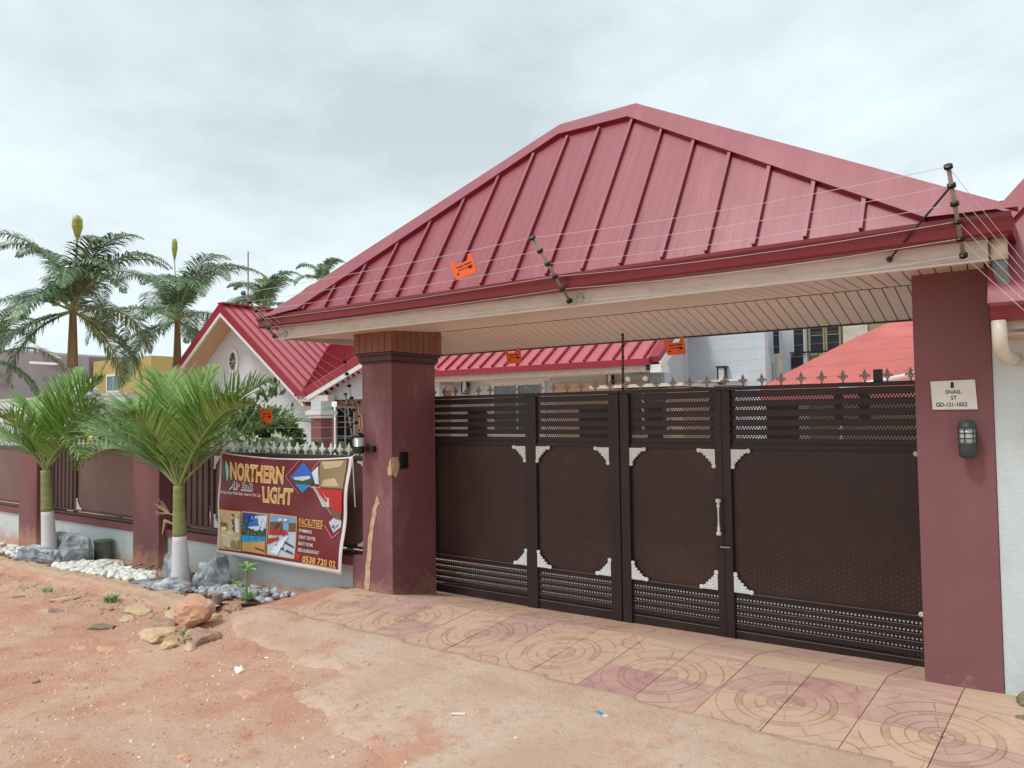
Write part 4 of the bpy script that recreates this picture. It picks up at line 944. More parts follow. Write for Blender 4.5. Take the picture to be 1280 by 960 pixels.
fr(.025, .198, .570, .930, [('beige', full), ('olv', [(0,.30),(.38,.32),(.38,.52),(0,.56)]), ('brn', [(.62,.05),(.74,.05),(.74,.52),(.62,.50)]), ('cloud', [(.78,.18),(.97,.16),(.97,.55),(.78,.52)]), ('pale', [(.05,.45),(.30,.42),(.34,.5),(.08,.56)]), ('bed', [(.10,.56),(.62,.50),(1,.66),(1,.92),(.45,1),(.22,.94)]), ('olv', [(.52,.78),(1,.74),(1,.98),(.56,1)])], [('brn',.0,.4,.3,.42,5,.05),('pale',.1,.6,.55,.66,6,.05),('beige',.3,.9,.64,.85,7,.06),('olv',.1,.9,.86,.98,5,.06),('pale',.55,.66,.3,.4,2,.04),('bed',0,1,.02,.22,4,.08)])
fr(.218, .418, .565, .925, [('skyb', full), ('skyd', [(0,0),(.55,0),(.45,.2),(.05,.35)]), ('cloud', [(.60,.05),(.98,.02),(.98,.36),(.72,.32)]), ('cloud', [(.3,.36),(.62,.32),(.7,.44),(.3,.46)]), ('treeg', [(0,.42),(.3,.38),(.55,.46),(.98,.36),(1,.60),(0,.62)]), ('treeg', [(.05,.12),(.28,.18),(.22,.36),(.06,.32)]), ('pool', [(0,.60),(1,.57),(1,.68),(0,.80)]), ('deck', [(0,.80),(1,.68),(1,1),(0,1)]), ('brn', [(.55,.86),(.98,.9),(.98,.96),(.6,.92)])], [('cloud',.4,1,.05,.4,9,.07),('skyd',.0,.5,.02,.3,5,.06),('treeg',.0,1,.42,.58,12,.06),('olv',.1,.95,.46,.6,6,.035),('treeg',.02,.3,.14,.4,6,.05),('skyb',.1,.9,.62,.66,3,.05)])
fr(.438, .645, .560, .920, [('tabl', full), ('ceilp', [(0,0),(1,0),(1,.14),(0,.18)]), ('brn', [(0,.18),(1,.14),(1,.36),(0,.44)]), ('ceilp', [(.5,.16),(.72,.15),(.72,.36),(.5,.38)]), ('redc', [(0,.36),(.6,.34),(.74,.46),(0,.52)]), ('redc', [(0,.62),(.36,.54),(.40,.6),(0,.76)]), ('cloud', [(.1,.95),(.66,.48),(.74,.5),(.4,1)]), ('blk', [(.62,.62),(.98,.72),(.98,.76),(.62,.67)]), ('blk', [(.52,.78),(.98,.88),(.98,.92),(.5,.83)])], [('redc',.02,.6,.34,.5,9,.045),('redd',.02,.6,.38,.5,7,.03),('cloud',.0,.9,.02,.12,4,.07),('blk',.0,.9,.2,.34,6,.04),('cloud',.1,.9,.6,.95,6,.04),('redc',.02,.4,.6,.74,5,.04)])
# diamond pictures
cu_, cv_, hu, hv = .675, .185, .098, .150
bpoly([('skyb', [(cu_,cv_-hv),(cu_+hu,cv_),(cu_,cv_+hv),(cu_-hu,cv_)]), ('cloud', [(cu_-.07,cv_+.0),(cu_+.05,cv_-.02),(cu_+.06,cv_+.03),(cu_-.06,cv_+.04)]), ('treeg', [(cu_-.085,cv_+.02),(cu_+.0,cv_+.03),(cu_+.092,cv_-.01),(cu_+.06,cv_+.06),(cu_-.06,cv_+.06)]), ('pool', [(cu_-.055,cv_+.065),(cu_+.055,cv_+.065),(cu_,cv_+.145)])], 'printed_photo')
bpoly([('olv', [(.80,.022),(.968,.022),(.968,.27),(.79,.27)]), ('beige', [(.81,.03),(.95,.03),(.93,.08),(.83,.10)]), ('beige', [(.82,.2),(.90,.18),(.94,.25),(.81,.26)]), ('cloud', [(.745,.13),(.79,.07),(.79,.24),(.765,.24)]), ('rbed', [(.765,.27),(.968,.29),(.968,.48),(.90,.46),(.80,.34)]), ('mint', [(.735,.26),(.80,.27),(.87,.36),(.88,.44),(.83,.44),(.78,.34)]), ('brn', [(.84,.44),(.9,.45),(.966,.48),(.966,.54),(.92,.53)])], 'printed_photo')
bpoly([('tabl', [(.93,.505),(.968,.55),(.968,.60),(.925,.655),(.885,.57)]), ('brn', [(.9,.59),(.96,.585),(.925,.64)])], 'printed_photo')
def bline(pts, w_=.004):
    mb = MB()
    for (a_, b_) in zip(pts[:-1], pts[1:]):
        dx_, dy_ = b_[0]-a_[0], b_[1]-a_[1]; l = math.hypot(dx_, dy_); nx_, ny_ = -dy_/l*w_/2, dx_/l*w_; K = 6
        for k in range(K):
            p0 = (a_[0]+dx_*k/K, a_[1]+dy_*k/K); p1 = (a_[0]+dx_*(k+1)/K, a_[1]+dy_*(k+1)/K)
            mb.face([bp_(p0[0]-nx_, p0[1]-ny_, .014), bp_(p1[0]-nx_, p1[1]-ny_, .014), bp_(p1[0]+nx_, p1[1]+ny_, .014), bp_(p0[0]+nx_, p0[1]+ny_, .014)])
    obj('printed_line', mb, mt['pinkline'], t)
bline([(.645,.02),(.545,.18),(.66,.34)]); bline([(.745,.11),(.80,.02)]); bline([(.715,.26),(.755,.28),(.90,.50)]); bline([(.865,.60),(.925,.70),(.968,.64)])
# cords tying the corners
for (p, q, r0) in ((bp_(0,0), (-7.3,.12,1.19), .003), (bp_(1,0), (-4.93,-.02,1.27), .004), (bp_(1,0), (-4.97,-.03,.72), .004), (bp_(0,1), (-7.27,.09,-.2), .003)):
    mb = MB(); mb.tube([p, (Vector(p)+Vector(q))/2+Vector((.004,-.006,-.01)), q], r0, 6); obj('cord', mb, mt['bwhite'], t)

# ------------------------------------------------------------------ electric fence
def epost(base, top, n, label, name='electric_fence_post', r0=.011, f0=.0, ins=.024, brk=None, mat=None):
    base, top = Vector(base), Vector(top); t = E(name, base, label, 'fence post', 'insulated posts of the electric fence')
    mb = MB(); mb.tube([base, top], r0, 10); obj('rod', mb, mat or mt['rodgrey'], t, smooth=True); pts = []
    d = (top-base).normalized()
    for k in range(n):
        p = base.lerp(top, f0+(1-f0)*k/(n-1)); pts.append(p); mb = MB(); mb.lathe(p-d*.012, [(ins*.55,0),(ins,.004),(ins,.010),(ins*.6,.013),(ins,.016),(ins,.021),(ins*.55,.025)], 12, d); obj('insulator', mb, mt['black'], t)
    if brk:
        mb = MB(); mb.tube([base, brk], .006, 6); mb.lathe(brk, [(.03,0),(.03,.006)], 12, (0,-1,0)); obj('bracket', mb, mt['steel'], t)
    return pts
def wires(A, B, label, sag=.015, r0=.0017, grp='wires of the electric fence'):
    t = E('electric_fence_wire', (Vector(A[0])+Vector(B[0]))/2, label, 'wire', grp)
    for a_, b_ in zip(A, B):
        a_, b_ = Vector(a_), Vector(b_); pts = [a_.lerp(b_, k/8)-Vector((0, 0, sag*4*(k/8)*(1-k/8))) for k in range(9)]; mb = MB(); mb.tube(pts, r0, 4, False); obj('strand', mb, mt['wire'], t)
p1 = epost((-2.155,-.50,2.43), (-2.20,-.90,2.83), 6, 'leaning black-ringed post on the middle of the canopy fascia', brk=Vector((-2.09,-.462,2.452)))
p2 = epost((.335,-.52,2.425), (.322,-.90,2.81), 6, 'leaning black-ringed post on the right end of the canopy fascia', ins=.021)
p3 = epost((-5.64,-.48,2.43), (-5.55,-.90,2.80), 6, 'leaning black-ringed post on the left corner of the canopy fascia', brk=Vector((-5.5,-.462,2.44)))
t_ = Vector(p2[4]); mb = MB(); mb.tube([p2[4], (-.035,-.462,2.462)], .006, 8); mb.lathe((-.035,-.456,2.462), [(.016,0),(.016,.012)], 10, (0,-1,0)); obj('brace_rod', mb, mt['black'], loc=(-.035,-.46,2.46), **T('thin black stay rod bracing the right fascia post', 'rod'))
wires(p3, p1, 'thin wires strung from the left fascia post to the middle one'); wires(p1, p2, 'thin wires strung from the middle fascia post to the right one', sag=.03)
wires(p2, [(.66,-.62,2.02+.045*k) for k in range(6)], 'wires dropping from the right fascia post over the neighbouring roof', sag=0)
pA = epost((-5.17,.14,1.28), (-5.30,.14,1.845), 6, 'slim white post of black insulators above the banner end', r0=.009, ins=.020, mat=mt['steel'])
pB = epost((-5.055,.12,1.33), (-5.075,.12,1.76), 4, 'short white post of insulators against the left gate pillar', r0=.009, ins=.020, mat=mt['steel'])
pC = epost((-4.985,.0,1.55), (-5.22,.06,2.17), 6, 'curving string of black insulators rising beside the left gate pillar', r0=.004, ins=.022)
wires([Vector(p)+Vector((-5.2,.0,.0)) for p in pA], pA, 'horizontal electric wires above the fence spears by the banner', sag=.01)
wires(pC, p3, 'loose wires from the pillar insulator string to the canopy corner', sag=.05)
mb = MB(); mb.tube([(-4.93,-.01,1.64),(-4.885,-.012,1.60),(-4.87,-.02,1.52),(-4.875,-.05,1.46)], .006, 8); obj('cable', mb, mt['pinkline'], **T('pinkish cable looping down to the lantern on the left pillar', 'cable'))
pM = epost((-2.44,.82,1.80), (-2.433,.82,2.305), 6, 'brown post with black insulators standing behind the gate', r0=.011, ins=.014, mat=mt['wood'])
wires([(-4.44,.82,1.895+.078*k) for k in range(5)], pM[:5], 'wires behind the left gate leaf below the canopy', sag=.004, r0=.0012); wires(pM[:5], [(-.01,.82,1.895+.078*k) for k in range(5)], 'wires behind the right gate leaf below the canopy', sag=.004, r0=.0012)
mb = MB(); mb.tube([(-1.855,.82,2.11),(-1.855,.82,1.78)], .004, 6); obj('stay_wire', mb, mt['wire'], **T('vertical wire under the right hand orange sign behind the gate', 'wire'))
def osign(c, w_, h_, rot, label, n=(0,-1,0)):
    t = E('warning_sign', c, label, 'sign', 'orange warning tags on the electric fence'); rm = Matrix.Rotation(rot, 3, 'Y'); c = Vector(c)
    P_ = lambda x_, z_, y_=0: c+rm @ Vector((x_*w_, y_, z_*h_))
    poly = [(-.5,.36),(-.46,.62),(-.36,.62),(-.33,.30),(.22,.30),(.25,.62),(.38,.66),(.44,.34),(.5,-.3),(.46,-.5),(-.34,-.5),(-.40,-.3)]
    mb = MB(); mb.prism([P_(x_, z_, -.004) for x_, z_ in poly], (0,.008,0)); obj('tag', mb, mt['orange'], t, bevel=.002)
    mb = MB()
    for (x0, x1, z0, z1) in ((-.26,.02,.08,.16),(.06,.36,.10,.18),(-.2,.1,-.08,-.03),(.12,.34,-.10,-.02),(.24,.38,-.18,.0),(-.28,-.18,-.30,-.18)):
        mb.face([P_(x0,z0,-.0052),P_(x1,z0,-.0052),P_(x1,z1,-.0052),P_(x0,z1,-.0052)])
    obj('raised_print', mb, mt['orangedk'], t)
osign((-2.875,-.84,2.712), .235, .14, R(-10), 'tilted orange warning tag hanging in front of the red canopy roof')
osign((-3.63,.81,2.177), .194, .131, 0, 'orange warning tag under the canopy edge, left of the brown post')
osign((-1.935,.81,2.163), .194, .131, 0, 'orange warning tag under the canopy edge, right of the brown post')
osign((-6.62,.13,1.64), .24, .15, R(6), 'orange warning tag on the wires above the banner')

# ------------------------------------------------------------------ neighbour on the right
t = E('gatehouse', (1.5, .5, 0), 'pale rendered building with pinkish red roof at the right edge', 'building')
obj('wall', Bx(.407, 3.6, .012, 2.5, -.2, 2.06), mt['plaster'], t)
gutter(.44, 3.6, -.47, 2.165, 2.072, .11, 1, mt['trim'], t)
obj('fascia_board', Bx(.44, 3.6, -.355, -.335, 2.03, 2.10), mt['cream'], t)
obj('soffit', Bx(.44, 3.6, -.334, .01, 2.0, 2.012), mt['ceil'], t)
def np_(X, Y, h=0): return Vector((X, Y, 2.165+1.62*(Y+.46)))+nrm*h
mb = MB(); mb.add([np_(.43,-.46), np_(3.6,-.46), np_(3.6,.9), np_(1.70,.9), np_(.43,-.147)], [(0,1,2,3,4)]); obj('roof_sheet', mb, mt['roof'], t)
mb = MB(); q = [np_(.43,-.147,.03), np_(1.70,.9,.03), np_(1.70,.741,.03), np_(.43,-.256,.03)]; mb.mi = 0; mb.face(q); mb.face([q[1], q[0], np_(.43,-.147), np_(1.7,.9)]); mb.mi = 1; mb.face([q[2], q[3], np_(.43,-.256), np_(1.7,.741)][::-1]); mb.face([q[3], q[0], np_(.43,-.147), np_(.43,-.256)]); obj('hip_flashing', mb, [mt['roof'], mt['trim']], t)
mb = MB(); mb.add([np_(1.7,.9), np_(3.6,.9), np_(3.6,.9)+Vector((0,1.8,-2)), np_(.6,.9)+Vector((0,1.8,-2))], [(0,1,2,3)]); obj('roof_sheet', mb, mt['roof'], t)
for k in range(9): mb = MB(); mb.bar(np_(.78+k*.3,-.46,.013), np_(.78+k*.3,min(-.01+k*.23,.88),.013), .024, .034, nrm); obj('roof_rib', mb, mt['trim'], t)
t = E('downpipe', (.5,-.2,2.0), 'cream elbow drainpipe running from the lower gutter to the pale wall', 'pipe')
mb = MB(); mb.tube([(.476,-.415,2.075),(.477,-.412,1.98),(.479,-.40,1.925),(.485,-.34,1.895),(.50,-.18,1.885),(.52,.02,1.885)], .036, 16); obj('pipe', mb, mt['pvccream'], t, smooth=True)

# ------------------------------------------------------------------ hotel house behind
HS_ = E('hotel_house', (-15, 11, 0), 'pale grey-blue house with red ribbed gabled roofs behind the fence', 'house')
t = HS_
def plane_ribs(o0, along, up, n, pitch, length, mat, par, w_=.035, h_=.05, cut=None):
    o0, along, up = Vector(o0), Vector(along).normalized(), Vector(up).normalized(); nn_ = along.cross(up).normalized()
    if nn_.z < 0: nn_ = -nn_
    for k in range(n):
        a_ = o0+along*pitch*k; l = length if cut is None else cut(k)
        if l <= .05: continue
        mb = MB(); mb.bar(a_+nn_*h_/2, a_+up*l+nn_*h_/2, w_, h_, nn_); obj('roof_rib', mb, mat, par)
AX, AZ, SL = -21.3, 5.31, .735
GW = 4.15
# front gable
mb = MB(); mb.prism([(AX-3.72,9.75,0),(AX+3.72,9.75,0),(AX+3.72,9.75,AZ-.12-3.72*SL),(AX,9.75,AZ-.12),(AX-3.72,9.75,AZ-.12-3.72*SL)], (0,.25,0)); obj('gable_wall', mb, mt['plaster2'], t)
for sg in (-1, 1):
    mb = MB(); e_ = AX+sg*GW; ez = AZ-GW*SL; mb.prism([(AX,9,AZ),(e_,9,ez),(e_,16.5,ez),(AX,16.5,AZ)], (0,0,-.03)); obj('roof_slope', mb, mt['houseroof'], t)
    mb = MB(); mb.prism([(AX,8.97,AZ+.03),(e_,8.97,ez+.03),(e_,8.97,ez-.22),(AX,8.97,AZ-.26)], (0,.05,0)); obj('rake_board', mb, mt['housetrim'], t)
    mb = MB(); mb.prism([(AX,8.985,AZ-.265),(e_,8.985,ez-.225),(e_,8.985,ez-.33),(AX,8.985,AZ-.39)], (0,.06,0)); obj('rake_trim', mb, mt['white'], t)
    # soffit boards under the overhang
    nb = 7
    for k in range(nb):
        y0 = 9.05+k*.1; mb = MB(); mb.prism([(AX+sg*.05,y0,AZ-.35),(e_,y0,ez-.29),(e_,y0+.092,ez-.29),(AX+sg*.05,y0+.092,AZ-.35)], (0,0,-.015)); obj('soffit_board', mb, mt['tanwall'], t)
    up = Vector((-sg*1, 0, SL)).normalized(); plane_ribs((e_, 9.25, ez), (0,1,0), up, 20, .36, GW*math.sqrt(1+SL*SL)-.03, mt['housetrim'], t)
    mb = MB(); mb.box(min(e_,e_+sg*.12), max(e_,e_+sg*.12), 9, 16.5, ez-.16, ez-.02); obj('gutter', mb, mt['housetrim'], t)
mb = MB(); mb.bar((AX,9,AZ+.03),(AX,16.5,AZ+.03),.3,.05); obj('ridge_cap', mb, mt['housetrim'], t)
# oval window
ov = obj('oval_window', MB().lathe((0,0,0), [(.42,0),(.42,.05),(.30,.07),(.29,.03)], 28, (0,-1,0)), mt['white'], t); ov.location = Vector((-21.66,9.745,3.52))-Vector(WL[t.name]); WL[ov.name] = (0,0,0)
ov.data.transform(Matrix.Translation(Vector(WL[t.name]))); ov.scale = (.66, 1, 1.0)
mb = MB(); mb.lathe((0,0,0), [(.29,.031),(.28,.034)], 28, (0,-1,0)); pn = obj('pane', mb, mt['glassdk'], ov)
mb = MB(); mb.bar((0,-.04,-.29),(0,-.04,.29),.02,.01); mb.bar((-.29,-.04,0),(.29,-.04,0),.01,.02,(0,0,1)); mb.bar((-.2,-.04,-.2),(.2,-.04,.2),.01,.01,(0,1,0)); mb.bar((-.2,-.04,.2),(.2,-.04,-.2),.01,.01,(0,1,0)); obj('muntins', mb, mt['white'], ov)
# second gable: its left slope meets the first roof in a valley
B_ = Vector((-17.1,8.95,2.33)); R2 = Vector((-13.7,8.95,3.60)); V_ = Vector((-19.47,11.92,3.99)); W_ = R2+(V_-B_)
off = Vector((0,0,.05))
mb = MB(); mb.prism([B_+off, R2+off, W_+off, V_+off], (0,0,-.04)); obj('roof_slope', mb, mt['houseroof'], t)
rd = (R2-B_); vd = (V_-B_); nn_ = rd.cross(vd).normalized(); nn_ = nn_ if nn_.z > 0 else -nn_
for k in range(1, 14):
    a_ = B_+vd*(k/14)+off; mb = MB(); mb.bar(a_+nn_*.025, a_+rd+nn_*.025, .035, .05, nn_); obj('roof_rib', mb, mt['housetrim'], t)
mb = MB(); mb.bar(B_+off*1.6, V_+off*1.6, .06, .03, nn_); obj('valley_flashing', mb, mt['housetrim'], t)
mb = MB(); mb.prism([B_+Vector((0,-.03,.08)), R2+Vector((0,-.03,.08)), R2+Vector((0,-.03,-.16)), B_+Vector((0,-.03,-.14))], (0,.05,0)); obj('rake_board', mb, mt['housetrim'], t)
mb = MB(); mb.prism([B_+Vector((0,-.015,-.145)), R2+Vector((0,-.015,-.165)), R2+Vector((0,-.015,-.29)), B_+Vector((.25,-.015,-.20))], (0,.06,0)); obj('rake_trim', mb, mt['white'], t)
mb = MB(); mb.prism([R2+off, (-11.9,8.95,2.75), (-11.9,12,2.75), W_+off], (0,0,-.04)); obj('roof_slope', mb, mt['houseroof'], t)
mb = MB(); mb.prism([(-16.7,9.3,2.12),(-12.2,9.3,2.12),(-12.2,9.3,2.70),(-13.7,9.3,3.35),(-16.2,9.3,2.42)], (0,.15,0)); obj('gable_wall', mb, mt['plaster2'], t)
obj('fascia_box', Bx(-17.3,-16.05,8.96,9.2,2.08,2.25), mt['cream'], t)
obj('gutter', Bx(-17.45,-16.95,8.9,9.02,2.24,2.36), mt['housetrim'], t)
# porch column
cl_ = E('porch_column', (-16.2, 8.85, 0), 'porch column with white capital and maroon shaft seen right of the bush', 'column')
obj('shaft', Bx(-16.40,-15.98,8.66,9.04,-.1,1.60), mt['maroon'], cl_); mb = MB(); mb.box(-16.46,-15.92,8.6,9.1,1.601,1.68); mb.box(-16.52,-15.86,8.55,9.15,1.69,1.80); mb.box(-16.46,-15.92,8.6,9.1,1.81,1.84); obj('capital', mb, mt['white'], cl_, bevel=.01); obj('upper_block', Bx(-16.40,-15.98,8.66,9.04,1.85,2.075), mt['plaster2'], cl_)
# walls and openings behind the porch
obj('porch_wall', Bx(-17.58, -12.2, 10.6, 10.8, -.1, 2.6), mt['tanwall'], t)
for (x0, x1, z0, z1) in ((-20.0,-19.15,0,1.72),(-18.9,-17.85,0,1.72)):
    pass
def win(x0, x1, z0, z1, y, par, glass, fw=.06, nmx=1, nmz=1, frame='white', nm='window'):
    mb = MB(); mb.box(x0-fw,x0,y-.05,y+.02,z0-fw,z1+fw); mb.box(x1,x1+fw,y-.05,y+.02,z0-fw,z1+fw); mb.box(x0,x1,y-.05,y+.02,z0-fw,z0); mb.box(x0,x1,y-.05,y+.02,z1,z1+fw)
    for k in range(1, nmx+1): xx = x0+(x1-x0)*k/(nmx+1); mb.box(xx-.02,xx+.02,y-.045,y+.01,z0,z1)
    for k in range(1, nmz+1): zz_ = z0+(z1-z0)*k/(nmz+1); mb.box(x0,x1,y-.04,y+.005,zz_-.012,zz_+.012)
    f = obj(nm, mb, mt[frame], par); obj('pane', Bx(x0,x1,y-.02,y+.012,z0,z1), mt[glass], f); return f
win(-19.3+.9,-17.75,.2,1.9,10.57,t,'glassdk',.05,1,3,'plaster2'); win(-17.5,-16.75,.2,1.9,10.57,t,'glassdk',.05,1,3,'plaster2')
win(-16.3,-14.9,.0,1.62,10.57,t,'glassdk',.05,2,2,'tanwall')
gr = obj('security_grille', MB(), mt['steel'], t)
mb = MB()
for k in range(7): xx = -16.3+k*.2333; mb.bar((xx,10.45,0),(xx,10.45,1.6),.015,.015)
for k in range(5): mb.bar((-16.3,10.45,.3*k+.1),(-14.9,10.45,.3*k+.1),.015,.015)
for k in range(3):
    for q in range(16):
        a0 = q*math.pi/8; a1 = (q+1)*math.pi/8; c0 = Vector((-15.95+k*.35,10.44,1.1)); mb.bar(c0+Vector((math.cos(a0)*.16,0,math.sin(a0)*.3)), c0+Vector((math.cos(a1)*.16,0,math.sin(a1)*.3)), .012, .012, (0,1,0))
bpy.data.objects.remove(gr); obj('security_grille', mb, mt['steel'], t)
# white arch beside the pillar
mb = MB(); pts = [(-14.35,0),(-14.35,1.45)]+[(-14.35-.0+ .55-.55*math.cos(a0*math.pi/16), 1.45+.75*math.sin(a0*math.pi/16)) for a0 in range(0, 9)]+[(-13.2,2.2),(-13.2,2.35),(-14.75,2.35),(-14.75,0)]
mb.prism([(p[0], 9.4, p[1]) for p in pts[1:-1]]+[(-14.75,9.4,1.45)], (0,.2,0)); mb.box(-14.75,-14.35,9.4,9.6,-.1,1.449); obj('arch', mb, mt['plaster2'], t)
# main range seen under the canopy
obj('wall', Bx(-12.2,-6.35,9.75,9.95,-.1,2.62), mt['plaster2'], t)
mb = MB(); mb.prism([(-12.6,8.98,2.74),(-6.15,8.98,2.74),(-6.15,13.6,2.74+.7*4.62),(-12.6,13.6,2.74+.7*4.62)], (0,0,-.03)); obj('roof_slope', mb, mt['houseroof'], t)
plane_ribs((-12.4,8.98,2.745), (1,0,0), (0,1,.7), 18, .358, 5.6, mt['housetrim'], t, .04, .05)
obj('gutter', Bx(-12.6,-6.15,8.86,8.98,2.60,2.73), mt['housetrim'], t); obj('fascia_board', Bx(-12.5,-6.3,8.99,9.03,2.47,2.66), mt['cream'], t); obj('soffit', Bx(-12.5,-6.25,9.04,9.75,2.47,2.5), mt['cream'], t)
rk = Vector((0,1,.7)).normalized()
mb = MB(); mb.bar(Vector((-6.05,8.9,2.70)), Vector((-6.05,8.9,2.70))+rk*5.6, .22, .14, (0,-.7,1)); obj('rake_board', mb, mt['housetrim'], t)
mb = MB(); mb.bar(Vector((-5.93,8.95,2.58)), Vector((-5.93,8.95,2.58))+rk*5.6, .06, .16, (0,-.7,1)); obj('rake_trim', mb, mt['white'], t)
obj('eave_box', Bx(-6.16,-5.92,8.92,9.3,2.44,2.60), mt['white'], t)
mb = MB(); mb.prism([(-6.34,9.75,-.1),(-6.34,9.75,2.62),(-6.34,13.5,5.3),(-6.34,17,3),(-6.34,17,-.1)], (.1,0,0)); obj('gable_wall', mb, mt['plaster2'], t)
f = win(-10.75,-9.35,1.2,2.33,9.72,t,'glassbl',.10,1,2,'white'); 
mb = MB(); mb.box(-11.05,-9.05,9.60,9.74,2.44,2.50); mb.box(-11.0,-9.1,9.64,9.74,2.41,2.439); obj('window_cornice', mb, mt['white'], t)
obj('tan_shade_panel', Bx(-8.95,-6.6,9.70,9.749,1.0,2.33), mt['tanwall'], t)  # tan sheet over the pale wall, eave shade put into its colour
obj('lean_to', Bx(-6.9,-5.2,8.3,9.5,0,2.10), mt['tanwall'], t); obj('lean_to_roof', Bx(-7.1,-5.1,8.1,9.6,2.12,2.18), mt['cream'], t); win(-6.5,-5.5,1.3,2.02,8.29,t,'glassdk',.04,1,0,'tanwall')
def lantern(c, lb, s=1):
    t = E('wall_lantern', c, lb, 'lamp'); x_, y_, z_ = c
    obj('frame', MB().box(x_-.11*s,x_+.11*s,y_-.08,y_+.12,z_+.17*s,z_+.2*s).box(x_-.07*s,x_+.07*s,y_-.06,y_+.06,z_-.2*s,z_-.17*s).box(x_-.09*s,x_-.07*s,y_-.07,y_+.05,z_-.17*s,z_+.17*s).box(x_+.07*s,x_+.09*s,y_-.07,y_+.05,z_-.17*s,z_+.17*s), mt['black'], t)
    obj('glass', Bx(x_-.065*s,x_+.065*s,y_-.05,y_+.05,z_-.165*s,z_+.165*s), mt['lampglass'], t)
lantern((-11.6,9.62,2.36), 'black wall lantern left of the white framed house window'); lantern((-5.42,10.9,2.42), 'black wall lantern on the pale blue building behind the gate'); lantern((-7.45,9.6,2.40), 'small brown lantern on the house wall above the gate', .7)
t = E('satellite_dish', (-12.1,9.5,2.45), 'small grey dish and bracket under the house eave beside the left pillar', 'dish')
mb = MB(); mb.lathe((-12.0,9.4,2.42), [(.01,.05),(.10,.03),(.17,0),(.17,.01),(.1,.045)], 16, (.3,-1,.3)); obj('dish', mb, mt['steel'], t); mb = MB(); mb.tube([(-12.0,9.42,2.42),(-12.0,9.7,2.3)], .02, 8); obj('bracket', mb, mt['steel'], t)
t = E('floodlight', (-6.5,9.1,2.38), 'pair of small white floodlights under the right end of the house gutter', 'lamp')
for x_ in (-6.75,-6.35):
    mb = MB(); mb.lathe((x_,9.1,2.36), [(.03,0),(.055,-.015),(.055,-.06),(.03,-.07)], 12, (0,.6,.6)); obj('lamp_head', mb, mt['white'], t); mb = MB(); mb.tube([(x_,9.12,2.38),(-6.55,9.3,2.46)], .015, 6); obj('arm', mb, mt['steel'], t)
# pale blue building
t = E('pale_building', (-8,13,0), 'plain pale blue two storey building behind the gate', 'building')
mb = MB(); mb.prism([(-13,11,-.1),(-4.68,11,-.1),(-6.7,16.8,-.1),(-13,16.8,-.1)], (0,0,5.7)); obj('wall', mb, mt['bluewall'], t); obj('corner_strip', Bx(-4.679,-4.50,10.97,11.2,-.1,5.6), mt['plaster2'], t); mb = MB(); mb.prism([(-13.1,10.9,5.601),(-4.6,10.9,5.601),(-6.6,16.9,5.601),(-13.1,16.9,5.601)], (0,0,.15)); obj('parapet', mb, mt['cream'], t)
mb = MB(); mb.box(-5.95,-4.95,10.80,10.99,2.28,2.33); mb.box(-5.9,-5.0,10.85,10.99,2.20,2.275); obj('window_cornice', mb, mt['white'], t); win(-5.75,-5.15,1.0,2.12,10.98,t,'glassdk',.06,1,1)
# balcony house
t = E('balcony_house', (-4,19,0), 'olive house with a dark railed balcony beyond the salmon tent', 'house')
obj('wall', Bx(-6.35,6.5,18,26,-.1,6.5), mt['olive'], t); obj('pale_bay', Bx(-6.7,-5.55,17.9,17.99,-.1,6.5), mt['plaster2'], t)
obj('pale_bay', Bx(-4.55,-3.9,17.93,17.99,3.3,6.5), mt['cream'], t)
obj('roof', Bx(-7,7,17.3,27,6.51,6.8), mt['housetrim'], t)
win(-6.5,-6.32,3.35,4.3,17.88,t,'glassdk',.03,0,0,'plaster2'); win(-5.9,-5.62,3.35,4.4,17.88,t,'glassdk',.03,0,0,'plaster2'); win(-5.45,-5.1,3.3,4.35,17.97,t,'glassdk',.05,0,1,'olive'); win(-4.98,-4.66,3.3,4.35,17.97,t,'glassdk',.05,0,1,'olive')
obj('balcony_door', Bx(-6.0,-5.66,17.86,17.9,2.3,3.3), mt['dark'], t)
obj('balcony_slab', Bx(-6.7,6.5,16.7,17.89,2.15,2.3), mt['plaster2'], t)
obj('railing_bar', Bx(-5.7,6.4,16.72,16.76,3.24,3.28), mt['black'], t)
obj('railing_bar', Bx(-5.7,6.4,16.72,16.76,2.4,2.43), mt['black'], t)
for k in range(26): obj('baluster', Bx(-5.6+k*.22,-5.58+k*.22,16.73,16.75,2.43,3.24), mt['black'], t)
mb = MB()
for k in range(25):
    for q in range(8):
        a0 = q*math.pi/4; c0 = Vector((-5.48+k*.22,16.74,2.75)); mb.bar(c0+Vector((math.cos(a0)*.06,0,math.sin(a0)*.16)), c0+Vector((math.cos(a0+.785)*.06,0,math.sin(a0+.785)*.16)), .014, .014, (0,1,0))
obj('railing_scroll', mb, mt['black'], t, kind='stuff')
mb = MB(); mb.lathe((-6.05,16.9,2.31), [(.16,0),(.16,.06),(.12,.1),(.11,.8),(.14,.86),(.17,.95)], 14); obj('newel', mb, mt['cream'], t)
